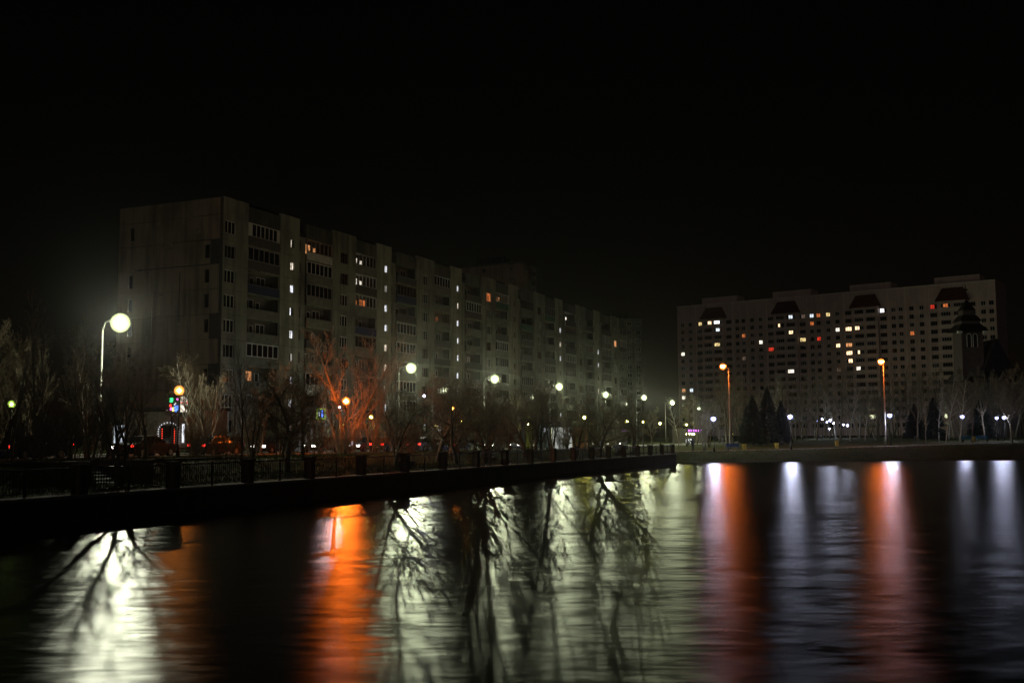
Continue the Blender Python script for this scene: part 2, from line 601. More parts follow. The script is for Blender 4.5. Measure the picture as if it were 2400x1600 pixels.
def ribbon(name, t0, t1, s0, s1, dz, mat, n=60):
    mb = MB()
    for i in range(n + 1):
        s = s0 + (s1 - s0) * i / n
        for t in (t0, t1):
            x, y = st(s, t)
            mb.v.append((x, y, road_z(s) + dz))
        if i:
            a = 2 * i
            mb.f.append((a - 2, a, a + 1, a - 1))
            mb.m.append(0)
    mb.mats = [mat]
    return kind(mb.build(name), 'structure')
RT0, RT1 = 18.0, 26.0
ribbon('road', RT0, RT1, -70, 330, 0.03, 'asphalt', 120)
for k, (a, b) in enumerate(((RT0 - 0.2, RT0), (RT1, RT1 + 0.2))):
    mb = MB()
    for i in range(60):
        s0, s1 = -70 + 400 * i / 60, -70 + 400 * (i + 1) / 60
        q = [st(s0, a), st(s1, a), st(s1, b), st(s0, b)]
        z = [road_z(s0), road_z(s1), road_z(s1), road_z(s0)]
        mb.prism([(p[0], p[1], h - 0.1) for p, h in zip(q, z)], [(p[0], p[1], h + 0.14) for p, h in zip(q, z)], 'kerb')
    kind(mb.build('kerb'), 'structure')
ribbon('pavement', RT1 + 0.2, RT1 + 2.8, -70, 330, 0.13, 'path_paving', 120)
mb = MB()
for i in range(40):
    s = -40 + 8 * i
    q = [st(s, 21.93), st(s + 3, 21.93), st(s + 3, 22.07), st(s, 22.07)]
    mb.quad([(p[0], p[1], road_z(s + (3 if 0 < j < 3 else 0)) + 0.034) for j, p in enumerate(q)], 'line_paint')
kind(mb.build('road_marking'), 'structure')

# lakeside path along the far bank
mb = MB()
prev = None
for i in range(61):
    x = 16 + 2.6 * i
    y = bank_y(x) + 10.5 + 0.02 * max(0, x - 30)
    row = []
    for w_ in (0.0, 2.6):
        row.append((x, y + w_, ground_z(x, y + w_) + 0.05))
    row[1] = (row[1][0], row[1][1], row[0][2] + 0.02)
    mb.v += row
    if i:
        a = 2 * i
        mb.f.append((a - 2, a, a + 1, a - 1))
        mb.m.append(0)
mb.mats = ['path_paving']
kind(mb.build('lakeside_path'), 'structure')

# ---------------------------------------------------------------- pond wall and fence
SEND = 18 * STEP
def pond_wall():
    t = thing('retaining_wall', 'dark concrete retaining wall at the pond edge below the fence', 'wall', (F0.x, F0.y, 0), math.atan2(FU.y, FU.x))
    n = 20
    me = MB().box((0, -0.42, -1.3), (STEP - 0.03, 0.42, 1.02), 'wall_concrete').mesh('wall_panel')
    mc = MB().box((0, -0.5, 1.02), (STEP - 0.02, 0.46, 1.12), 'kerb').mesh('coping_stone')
    for i in range(-7, 18):
        link('wall_panel', me, t, (i * STEP, random.Random(i).uniform(-0.015, 0.015), 0))
        link('coping_stone', mc, t, (i * STEP, 0, 0))
pond_wall()
def pond_fence():
    t = thing('fence', 'low dark fence with ribbed pillars along the pond wall', 'fence', (F0.x, F0.y, 1.12), math.atan2(FU.y, FU.x))
    p = MB()
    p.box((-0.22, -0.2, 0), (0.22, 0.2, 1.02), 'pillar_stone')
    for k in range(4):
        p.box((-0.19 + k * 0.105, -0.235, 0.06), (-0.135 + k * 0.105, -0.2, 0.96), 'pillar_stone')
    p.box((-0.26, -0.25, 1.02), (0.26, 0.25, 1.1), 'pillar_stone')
    pm = p.mesh('pillar')
    tr = MB().box((0.26, -0.025, 0.93), (STEP - 0.26, 0.025, 0.99), 'black_metal').mesh('top_rail')
    br = MB().box((0.22, -0.02, 0.12), (STEP - 0.22, 0.02, 0.16), 'black_metal').mesh('bottom_rail')
    po = MB().box((STEP / 2 - 0.035, -0.035, 0), (STEP / 2 + 0.035, 0.035, 1.03), 'black_metal').mesh('post')
    b = MB()
    for k in range(1, 33):
        x = 0.22 + (STEP - 0.44) * k / 33
        b.box((x - 0.008, -0.008, 0.16), (x + 0.008, 0.008, 0.93), 'black_metal')
    bm = b.mesh('railing_bars')
    for i in range(-7, 19):
        link('pillar', pm, t, (i * STEP, 0, 0))
        if i < 18:
            link('top_rail', tr, t, (i * STEP, 0, 0))
            link('bottom_rail', br, t, (i * STEP, 0, 0))
            link('post', po, t, (i * STEP, 0, 0))
            kind(link('railing_bars', bm, t, (i * STEP, 0, 0)), 'stuff')
pond_fence()

def steps():
    s0, t0 = 7.2, 4.6
    x, y = st(s0, t0)
    t = thing('stone_steps', 'wet stone steps climbing the grass bank behind the fence', 'steps', (x, y, 1.12), math.atan2(FU.y, FU.x))
    for k in range(6):
        MB().box((-1.8, 0, 0), (1.8, 0.62, 0.13), 'stone_step').build('step', t, (0, k * 0.55, k * 0.13))
    for sx in (-2.05, 1.85):
        MB().box((0, -0.1, -0.1), (0.2, 3.6, 1.05), 'wall_concrete').build('side_wall', t, (sx, 0, 0))
steps()
def shade_strip():
    x, y = st(-30, 9.9)
    t = thing('shade_strip', 'low dark strip added as shade along the top of the grass bank', 'wall', (x, y, 0), math.atan2(FU.y, FU.x))
    for i in range(17):
        z = road_z(-30 + 3.2 * i)
        MB().box((0, -0.2, z - 0.7), (3.16, 0.2, z + 0.12), 'wall_concrete').build('wall_panel', t, (3.2 * i, 0, 0))  # dark panels added where the slope only lies in shade
shade_strip()

# ================================================================ BUILDINGS
FH = 2.85
def window_mesh(name, wd, ht, panes, frame='white_frame', pane='glass', sill=True, fr=0.07, on=None):
    """frame in front (y<0 side), pane set back; origin = centre of the opening, y = 0 at the wall face"""
    mb = MB()
    x0, x1, z0, z1 = -wd / 2, wd / 2, -ht / 2, ht / 2
    y0, y1 = 0.06, 0.14
    mb.box((x0, y0, z0), (x0 + fr, y1, z1), frame)
    mb.box((x1 - fr, y0, z0), (x1, y1, z1), frame)
    mb.box((x0 + fr, y0, z0), (x1 - fr, y1, z0 + fr), frame)
    mb.box((x0 + fr, y0, z1 - fr), (x1 - fr, y1, z1), frame)
    for k in range(1, panes):
        x = x0 + wd * k / panes
        mb.box((x - fr / 2, y0 + 0.01, z0 + fr), (x + fr / 2, y1, z1 - fr), frame)
    for k in range(panes):
        xa, xb = x0 + wd * k / panes, x0 + wd * (k + 1) / panes
        mb.quad([(xa, y1 - 0.02, z0), (xb, y1 - 0.02, z0), (xb, y1 - 0.02, z1), (xa, y1 - 0.02, z1)], pane if on is None or on[k] else 'glass')
    if sill:
        mb.box((x0 - 0.05, -0.1, z0 - 0.06), (x1 + 0.05, y0, z0), 'grey_frame')
    return mb.mesh(name)
_wm = {}
def wmesh(*a, **k):
    key = (a, tuple(sorted(k.items())))
    if key not in _wm:
        _wm[key] = window_mesh(*a, **k)
    return _wm[key]
def holed(mb, x0, x1, z0, z1, hx0, hx1, hz0, hz1, th, mat, y0=0.0):
    mb.box((x0, y0, z0), (x1, y0 + th, hz0), mat)
    mb.box((x0, y0, hz1), (x1, y0 + th, z1), mat)
    mb.box((x0, y0, hz0), (hx0, y0 + th, hz1), mat)
    mb.box((hx1, y0, hz0), (x1, y0 + th, hz1), mat)

BU = Vector((0.411, 0.911)).normalized()
BRZ = math.atan2(BU.y, BU.x)
BORG = Vector((-32.6, 120.4))
BBASE = 2.4
NFL = 9
def near_block():
    rnd = random.Random(11)
    t = thing('apartment_block', 'long nine storey concrete panel block with recessed balconies behind the street lamps', 'building',
              (BORG.x, BORG.y, BBASE), BRZ)
    M = Matrix.Translation((BORG.x, BORG.y, BBASE)) @ Matrix.Rotation(BRZ, 4, 'Z')
    Z1 = 27.2 - BBASE - 1.45 - (NFL - 1) * FH       # floor level of the first storey
    ZT = Z1 + NFL * FH
    LEN, DEP = 10.2 + 22.6 * 6, 15.6
    J = 0.02
    # core body behind the skins
    core = MB()
    core.box((-0.25, 1.75, 0), (LEN, DEP - 0.3, ZT + 0.2), 'joint')
    core.box((0.3, 0.5, 0), (LEN, 1.75, Z1 - 0.2), 'dark_panel')
    core.build('core_wall', t)
    MB().box((-0.3, 0.3, ZT + 0.2), (LEN, DEP, ZT + 0.45), 'roof_felt').build('roof', t)
    # lit / dark assignment by pixel in the photograph
    lit = [(738, 587, 'lit_warm'), (853, 622, 'lit_white'), (840, 668, 'lit_white'), (845, 717, 'lit_orange'), (1037, 757, 'lit_orange'),
           (1170, 717, 'lit_warm'), (1146, 708, 'lit_orange'), (1120, 852, 'lit_dim'), (612, 888, 'lit_warm'), (1279, 781, 'lit_orange'),
           (1379, 809, 'lit_bright'), (1330, 754, 'lit_white'), (1440, 805, 'lit_warm')]
    cells = []
    def px(x, y, z):
        return proj(M @ Vector((x, y, z)))
    bay_meshes = {}
    def bay(x0, x1):
        wd = x1 - x0
        key = round(wd, 1)
        if key not in bay_meshes:
            mb = MB()
            cx = wd * (0.30 if wd < 5 else 0.5)
            holed(mb, J, wd - J, J, FH - J, cx - 0.98, cx + 0.98, 0.75, 2.25, 0.35, 'panel')
            bay_meshes[key] = (mb.mesh('wall_panel'), cx)
        me, cx = bay_meshes[key]
        for k in range(NFL):
            z = Z1 + k * FH
            link('wall_panel', me, t, (x0, rnd.uniform(-0.012, 0.012), z))
            cells.append((px(x0 + cx, 0, z + 1.5), ('bay', x0 + cx, z + 1.5)))
        MB().box((x0 + 0.01, 0.005, ZT), (x1 - 0.01, 0.35, ZT + 2.05), 'panel').build('parapet', t)
        MB().box((x0, 0.35, 0), (x1, 1.75, ZT + 0.15), 'joint').build('bay_core', t)
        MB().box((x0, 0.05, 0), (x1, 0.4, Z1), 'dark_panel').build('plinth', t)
    stair_me = [None]
    def stair(x0, x1, litcol):
        wd = x1 - x0
        if stair_me[0] is None:
            a = MB()
            holed(a, J, 3.9, J, FH - J, 2.05, 2.85, 1.05, 2.05, 0.35, 'stair_panel')
            b = MB()
            b.box((3.94, 0.28, J), (wd - J, 0.6, FH - J), 'panel')
            b.box((4.15, 0.22, 1.0), (4.55, 0.28, 2.3), 'parapet_dark')
            stair_me[0] = (a.mesh('stair_panel'), b.mesh('wall_panel'))
        for k in range(NFL):
            z = Z1 + k * FH
            link('stair_panel', stair_me[0][0], t, (x0, rnd.uniform(-0.012, 0.012), z))
            link('wall_panel', stair_me[0][1], t, (x0, 0, z))
            if k > 0 or True:
                on = litcol(k)
                link('stair_window', wmesh('stair_window', 0.8, 1.0, 2, on=rnd.choice([(1, 1), (1, 1), (1, 0), (0, 1), (1, 1)]), pane=rnd.choice(['lit_stair', 'lit_stair', 'lit_stair', 'lit_stair_warm', 'lit_stair_warm', 'lit_stair_dim']) if on else 'glass', frame='grey_frame', fr=0.05), t, (x0 + 2.45, 0.05, z + 1.55))
        MB().box((x0 + 0.01, 0.0, ZT), (x0 + 3.92, 0.35, ZT + 2.1), 'stair_panel').build('parapet', t)
        MB().box((x0, 0.6, 0), (x1, 1.75, ZT + 0.6), 'joint').build('stair_core', t)
        MB().box((x0, 0.05, 0), (x1, 0.6, Z1), 'dark_panel').build('plinth', t)
    par_me = {}
    def loggia(x0, x1, first=False):
        wd = x1 - x0
        for k in range(NFL):
            z = Z1 + k * FH
            pc = rnd.choices(['parapet_grey', 'parapet_dark', 'parapet_grey', 'parapet_white', 'parapet_green', 'parapet_blue'], [7, 5, 4, 0.5, 0.5, 0.6])[0]
            gl = rnd.random() < 0.55
            if first:
                pc = ['parapet_grey', 'parapet_grey', 'parapet_grey', 'parapet_grey', 'parapet_grey', 'parapet_grey', 'parapet_blue', 'parapet_dark', 'parapet_dark'][k]
                gl = k in (8, 7, 3)
            if pc == 'parapet_dark' and gl and not first and rnd.random() < .5: pc = 'parapet_grey'
            key = (round(wd, 1), pc)
            if key not in par_me:
                mb = MB()
                mb.box((0.02, 0.06, 0.06), (wd - 0.02, 0.16, 1.08), pc)
                mb.box((0.02, 0.0, 1.08), (wd - 0.02, 0.2, 1.14), 'parapet_grey')
                mb.box((0.02, 0.03, -0.12), (wd - 0.02, 1.55, 0.06), 'panel')
                par_me[key] = mb.mesh('balcony')
            b = link('balcony', par_me[key], t, (x0, 0, z))
            c = px(x0 + wd / 2, 0, z + 1.8)
            cells.append((c, ('log', x0 + wd / 2, z + 1.9, b, wd, gl, first and k == 8)))
        # back wall with door and window openings behind each balcony
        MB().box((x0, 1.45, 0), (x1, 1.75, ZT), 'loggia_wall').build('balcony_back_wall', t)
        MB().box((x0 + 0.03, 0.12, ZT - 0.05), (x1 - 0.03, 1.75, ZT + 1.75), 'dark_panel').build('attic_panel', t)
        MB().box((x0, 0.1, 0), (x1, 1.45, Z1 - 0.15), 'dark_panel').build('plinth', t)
    bay(-0.6, 3.95)
    loggia(4.0, 10.15, True)
    pats = [lambda k: True, lambda k: k not in (0,), lambda k: k not in (1,), lambda k: False, lambda k: k not in (2, 8), lambda k: k in (1, 3, 5, 6, 8)]
    for i in range(6):
        o = 10.2 + 22.6 * i
        stair(o, o + 5.6, pats[i])
        loggia(o + 5.65, o + 11.4)
        bay(o + 11.45, o + 17.0)
        if i < 5:
            loggia(o + 17.05, o + 22.55)
        else:
            loggia(o + 17.05, o + 22.5)
    want = {}
    for x, y, m in lit:
        j = min(range(len(cells)), key=lambda q: (cells[q][0][0] - x) ** 2 + (cells[q][0][1] - y) ** 2)
        want[j] = m
    for j, (c, d) in enumerate(cells):
        m = want.get(j)
        if d[0] == 'bay':
            f = rnd.choice(['white_frame', 'white_frame', 'brown_frame', 'grey_frame'])
            link('window', wmesh('window', 1.96, 1.5, 3, frame=f, pane=m or 'glass'), t, (d[1], 0.1, d[2]))
        else:
            _, xc, z, b, wd, gl, top = d
            sub = MB()
            lx = wd / 2
            zz = z - b.location.z
            # back window and balcony door
            side = rnd.choice((-1, 1))
            pm = m or 'glass'
            link('balcony_window', wmesh('balcony_window', 1.7, 1.35, 2, frame='white_frame' if rnd.random() < .6 else 'brown_frame', pane=pm, sill=False), b, (lx + side * 1.1, 1.33, zz - 0.15))
            link('balcony_door', wmesh('balcony_door', 0.8, 2.1, 1, frame='white_frame', pane=m if (m and rnd.random() < .6) else 'glass', sill=False), b, (lx - side * 0.6, 1.33, zz - 0.75))
            if gl or top:
                fm = rnd.choice(['white_frame', 'white_frame', 'grey_frame', 'brown_frame'])
                if top: fm = 'white_frame'
                key = ('glz', round(wd, 1), fm, top, bool(m))
                if key not in _wm:
                    mb = MB()
                    z0, z1 = 1.14, FH - 0.13
                    n = 6
                    a0 = 0.75 if top else 0.06
                    if top:
                        mb.box((0.03, 0.05, z0), (a0, 0.12, z1), 'parapet_white')
                        mb.box((wd - a0 + 0.2, 0.05, z0), (wd - 0.03, 0.12, z1), 'parapet_white')
                    a1 = wd - (a0 - 0.2 if top else 0.06)
                    mb.box((a0, 0.05, z0), (a1, 0.12, z0 + 0.08), fm)
                    mb.box((a0, 0.05, z1 - 0.1), (a1, 0.12, z1), fm)
                    for q in range(n + 1):
                        x = a0 + (a1 - a0) * q / n
                        mb.box((x - 0.045, 0.05, z0 + 0.08), (x + 0.045, 0.12, z1 - 0.1), fm)
                    if not m:
                        mb.quad([(a0, 0.1, z0), (a1, 0.1, z0), (a1, 0.1, z1), (a0, 0.1, z1)], 'glass')
                    _wm[key] = mb.mesh('glazing')
                link('glazing', _wm[key], b, (0, 0.02, 0))
    # gable end: panels with open joints, narrow windows
    cols = [(0.4, 5.2), (5.2, 10.2), (10.2, DEP)]
    GX = -0.6
    J = 0.035
    for k in range(NFL + 1):
        z0 = Z1 + k * FH
        z1 = z0 + FH
        if k == NFL: z1 = ZT + 2.0
        for ci, (a, b_) in enumerate(cols):
            mb = MB()
            wy = {0: 2.2, 2: 13.6}.get(ci)
            if wy is not None and k < NFL and (k * 7 + ci) % 5 != 1:
                g = MB()
                y0, y1 = a + J, b_ - J
                h0, h1 = wy - 0.35, wy + 0.35
                mb.box((0, y0, z0 + J), (0.35, y1, z0 + 0.75), 'gable_panel')
                mb.box((0, y0, z0 + 2.3), (0.35, y1, z1 - J), 'gable_panel')
                mb.box((0, y0, z0 + 0.75), (0.35, h0, z0 + 2.3), 'gable_panel')
                mb.box((0, h1, z0 + 0.75), (0.35, y1, z0 + 2.3), 'gable_panel')
                mb.build('gable_panel', t, (GX + rnd.uniform(-0.03, 0.02), 0, 0))
                g.box((0.18, h0, z0 + 0.75), (0.22, h1, z0 + 2.3), 'glass')
                g.box((0.1, h0 - 0.0, z0 + 0.75), (0.18, h0 + 0.07, z0 + 2.3), 'brown_frame')
                g.build('gable_window', t, (GX, 0, 0))
            else:
                mb.box((0, a + J, z0 + J), (0.35, b_ - J, z1 - J), 'gable_panel')
                mb.build('gable_panel', t, (GX + rnd.uniform(-0.03, 0.02), 0, 0))
    MB().box((0.02, 0.35, 0), (0.36, DEP - 0.05, Z1), 'dark_panel').build('plinth', t, (GX, 0, 0))
    MB().box((-0.07, -0.03, 0), (0.0, 0.36, ZT + 2.0), 'parapet_dark').build('corner_joint', t, (GX, 0, 0))
    for k, y in ((6, 6.1), (5, 6.1)):
        MB().box((-0.03, y - 0.06, Z1 + k * FH - 0.6), (0.0, y + 0.06, Z1 + k * FH + 2.2), 'parapet_dark').build('joint_sealant', t, (GX - 0.03, 0, 0))
    MB().box((-0.04, 1.7, Z1 + 7 * FH - 0.08), (0.0, 12.6, Z1 + 7 * FH + 0.05), 'parapet_dark').build('joint_sealant', t, (GX - 0.03, 0, 0))
    for k, (y, z, w_, h_) in enumerate(((3.1, 24.2, 0.9, 0.5), (7.4, 22.6, 1.6, 0.9), (9.3, 25.6, 0.5, 1.4), (4.4, 25.9, 0.35, 1.2), (11.8, 20.3, 1.1, 0.4), (8.6, 17.2, 0.7, 0.35), (5.6, 13.5, 0.8, 0.5))):
        MB().box((-0.045, y, z), (-0.03, y + w_, z + h_), 'stain_patch').build('render_patch', t, (GX, 0, 0))
    # stair heads and lift housings on the roof
    for i in range(6):
        o = 10.2 + 22.6 * i
        mb = MB()
        mb.box((o - 4.5, 2.4, ZT + 0.45), (o + 2.6, 6.2, ZT + 2.5), 'dark_panel')
        mb.box((o - 4.8, 2.1, ZT + 2.5), (o + 2.9, 6.5, ZT + 2.7), 'roof_felt')
        mb.build('stair_head', t)
        MB().box((o + 7, 5, ZT + 0.45), (o + 8.2, 6.2, ZT + 1.9), 'panel').build('vent_stack', t)
near_block()

def simple_block(name, label, org, rz, base, length, depth, floors, fh, cols, wall, gable_cols, top_extra=1.2, litp=0.05, seed=0, lit=()):
    """tower seen behind others: walls, window rows on front and gable, roof house"""
    rnd = random.Random(seed)
    t = thing(name, label, 'building', (org[0], org[1], base), rz)
    M = Matrix.Translation((org[0], org[1], base)) @ Matrix.Rotation(rz, 4, 'Z')
    H = floors * fh + 1.5
    MB().box((0, 0, 0), (length, depth, H), wall).build('wall', t)
    MB().box((-0.15, -0.15, H), (length + 0.15, depth + 0.15, H + 0.5), 'far_trim' if wall == 'far_panel' else 'panel').build('parapet', t)
    MB().box((length * .3, depth * .35, H + 0.5), (length * .75, depth * .8, H + 2.9), 'dark_panel').build('roof_house', t)
    for k in range(floors):
        z = 1.5 + k * fh + 1.5
        for (x, kind_) in cols:
            pane = 'glass'
            for lx, ly, m in lit:
                q = proj(M @ Vector((x, 0, z)))
                if abs(q[0] - lx) < 5 and abs(q[1] - ly) < 9: pane = m
            if kind_ == 'b':
                mb = MB()
                b = link('balcony', _get('far_balcony', lambda: MB().box((-1.5, -0.9, -1.45), (1.5, -0.02, -0.35), 'parapet_grey').mesh('balcony')), t, (x, 0, z))
                link('balcony_window', wmesh('balcony_window', 2.4, 1.3, 4, pane=pane, sill=False), b, (0, -0.9, 0.3))
            else:
                link('window', wmesh('window', 1.6, 1.45, 2, pane=pane, sill=False), t, (x, -0.12, z))
        for y in gable_cols:
            o = link('window', wmesh('window', 1.2, 1.45, 2, sill=False), t, (-0.12, y, z), math.radians(-90))
    return t
_cache = {}
def _get(k, f):
    if k not in _cache:
        _cache[k] = f()
    return _cache[k]
# tall tower rising behind the long block
simple_block('tower_block', 'tall brown tower block rising above the roof of the long panel block', (3.0, 300.0), BRZ, 3.0, 10.0, 20.0, 17, 2.8,
             [(2.2, 'w'), (6.2, 'b')], 'tower_panel', [3.5, 12.0], seed=4)
simple_block('tower_block', 'dark apartment tower beyond the far end of the long panel block', (29.5, 345.0), math.radians(12), 3.0, 13.5, 14.0, 13, 2.8,
             [(2.0, 'w'), (5.2, 'b'), (9.0, 'w'), (12.0, 'w')], 'panel', [4.0, 10.0], seed=5,
             lit=((1423, 812, 'lit_yellow'), (1462, 850, 'lit_dim')))

def right_block():
    A = Vector((64.3, 412.0))
    B = Vector((157.0, 343.0))
    L = (B - A).length
    rz = math.atan2(B.y - A.y, B.x - A.x)
    base = 3.0
    rnd = random.Random(21)
    t = thing('apartment_block', 'pale sixteen storey apartment block with red hipped balcony roofs across the pond', 'building', (A.x, A.y, base), rz)
    M = Matrix.Translation((A.x, A.y, base)) @ Matrix.Rotation(rz, 4, 'Z')
    fh = 2.8
    HT = 49.6
    NF = 16
    SL = L / 4
    lit4 = [(428, 682, 'lit_yellow'), (545, 670, 'lit_bright'), (640, 672, 'lit_dim'), (655, 757, 'lit_brightwhite'), (658, 853, 'lit_cool'), (1008, 930, 'lit_orange'),
            (1200, 1005, 'lit_white'), (665, 1030, 'lit_yellow'), (1448, 785, 'lit_bright'), (1563, 882, 'lit_bright'), (1550, 690, 'lit_cool'),
            (1675, 592, 'lit_dim'), (1820, 683, 'lit_cool'), (1925, 580, 'lit_orange'), (2035, 550, 'lit_yellow'), (1710, 970, 'lit_yellow'),
            (1945, 970, 'lit_red'), (1320, 1095, 'lit_red'), (228, 1155, 'lit_white'), (1587, 1360, 'lit_white'), (2165, 845, 'lit_white'),
            (2295, 835, 'lit_bright'), (2175, 1045, 'lit_bright'), (2300, 1035, 'lit_warm'), (2310, 1140, 'lit_bright'), (2310, 1240, 'lit_bright'),
            (2190, 1350, 'lit_dim'), (1020, 1205, 'lit_dim'), (1825, 780, 'lit_orange')]
    lit5 = [(562, 505, 'lit_brightwhite'), (303, 825, 'lit_bright'), (1228, 540, 'lit_red'), (1408, 520, 'lit_orange'), (980, 880, 'lit_orange'),
            (325, 1125, 'lit_bright'), (328, 1325, 'lit_white')]
    lit = [(x / 5.345 + 1560, y / 5.345 + 620, m) for x, y, m in lit4] + [(x / 5.345 + 1960, y / 5.345 + 620, m) for x, y, m in lit5]
    lit += [(1606, 922, 'lit_warm'), (1624, 921, 'lit_cool'), (1607, 939, 'lit_white')]
    cells = []
    low = MB()
    for i in range(4):
        x0 = i * SL
        st_ = [0.0, 0.35, 0.6, 0.8][i]
        MB().box((x0 + 0.05, -st_, 0), (x0 + SL - 0.05, 14, HT), 'far_panel').build('wall', t)
        MB().box((x0, -st_ - 0.2, HT), (x0 + SL, 14.2, HT + 0.55), 'far_trim').build('parapet', t)
        for q in (0.0, 0.27, 0.80):
            MB().box((x0 + SL * q + 0.02, -st_ - 0.1, 0), (x0 + SL * q + 0.3, -st_, HT), 'far_trim').build('pilaster', t)
        MB().box((x0 + SL * 0.30, 4, HT + 0.55), (x0 + SL * 0.80, 11, HT + 3.4), 'far_panel').build('roof_house', t)
        # balcony tower with hipped roof
        c = x0 + SL * 0.54
        hw = SL * 0.155
        ztop = HT - 2.0 - fh * 1.2
        MB().box((c - hw, -st_ - 1.3, 0), (c + hw, -st_, ztop), 'far_panel').build('balcony_bay', t)
        y0 = -st_
        rb = MB()
        rb.prism([(c - hw - 0.9, y0 - 1.9, ztop), (c + hw + 0.9, y0 - 1.9, ztop), (c + hw + 0.9, y0, ztop), (c - hw - 0.9, y0, ztop)],
                 [(c - hw + 1.2, y0 - 0.5, ztop + 4.3), (c + hw - 1.2, y0 - 0.5, ztop + 4.3), (c + hw - 1.2, y0, ztop + 4.3), (c - hw + 1.2, y0, ztop + 4.3)], 'red_roof')
        rb.build('balcony_roof', t)
        xs = [(0.075, 'w', 0), (0.19, 'w', 0), (0.325, 'd', 0), (0.47, 'l', 1.3), (0.61, 'l', 1.3), (0.745, 'd', 0), (0.865, 'w', 0), (0.95, 'w', 0)]
        for k in range(NF):
            zc = ztop - 1.55 - k * fh
            if zc < 1.5: continue
            for xq, ty, off in xs:
                x = x0 + SL * xq
                if k > 8 and (k > 10):
                    if ty != 'l':
                        low.box((x - 0.75, -st_ - 0.03, zc - 0.7), (x + 0.75, -st_ + 0.05, zc + 0.7), 'glass')
                    else:
                        low.box((x - 1.7, -st_ - 1.36, zc - 0.7), (x + 1.7, -st_ - 1.25, zc + 0.7), 'glass')
                    continue
                cells.append((proj(M @ Vector((x, -st_ - off, zc))), x, -st_ - off, zc, ty))
            if k <= 10:
                for sx in (-1, 1):
                    pass
                MB().box((c - hw - 0.06, y0 - 1.42, zc - 1.75), (c + hw + 0.06, y0 - 1.3, zc - 0.85), 'far_trim').build('balcony_parapet', t)
    kind(low.build('lower_windows', t), 'stuff')
    want = {}
    for x, y, m in lit:
        j = min(range(len(cells)), key=lambda q: (cells[q][0][0] - x) ** 2 + (cells[q][0][1] - y) ** 2)
        want[j] = m
    cells_idx = sorted(range(len(cells)), key=lambda q: -cells[q][3])
    many = MB()
    _rw = random.Random(8)
    for n, j in enumerate(cells_idx):
        _, x, y, z, ty = cells[j]
        m = want.get(j)
        wd, ht, pn = {'w': (1.5, 1.45, 2), 'd': (2.2, 1.45, 3), 'l': (3.1, 1.35, 4)}[ty]
        onp = None
        if m and ty != 'w':
            onp = _rw.choice({3: [(1, 1, 0), (0, 1, 1), (0, 1, 0), (1, 1, 1)], 4: [(1, 1, 0, 0), (0, 1, 1, 0), (0, 0, 1, 1), (1, 1, 1, 0), (0, 1, 0, 0)]}[pn])
        if n < 294 or m:
            link('window', wmesh('window', wd, ht, pn, frame='white_frame' if rnd.random() < .45 else 'grey_frame', pane=m or 'glass', sill=False, fr=0.1, on=onp), t, (x, y - 0.13, z))
        else:
            many.box((x - wd / 2, y - 0.04, z - ht / 2), (x + wd / 2, y + 0.02, z + ht / 2), 'glass')
    if many.v:
        kind(many.build('lower_windows', t), 'stuff')
right_block()

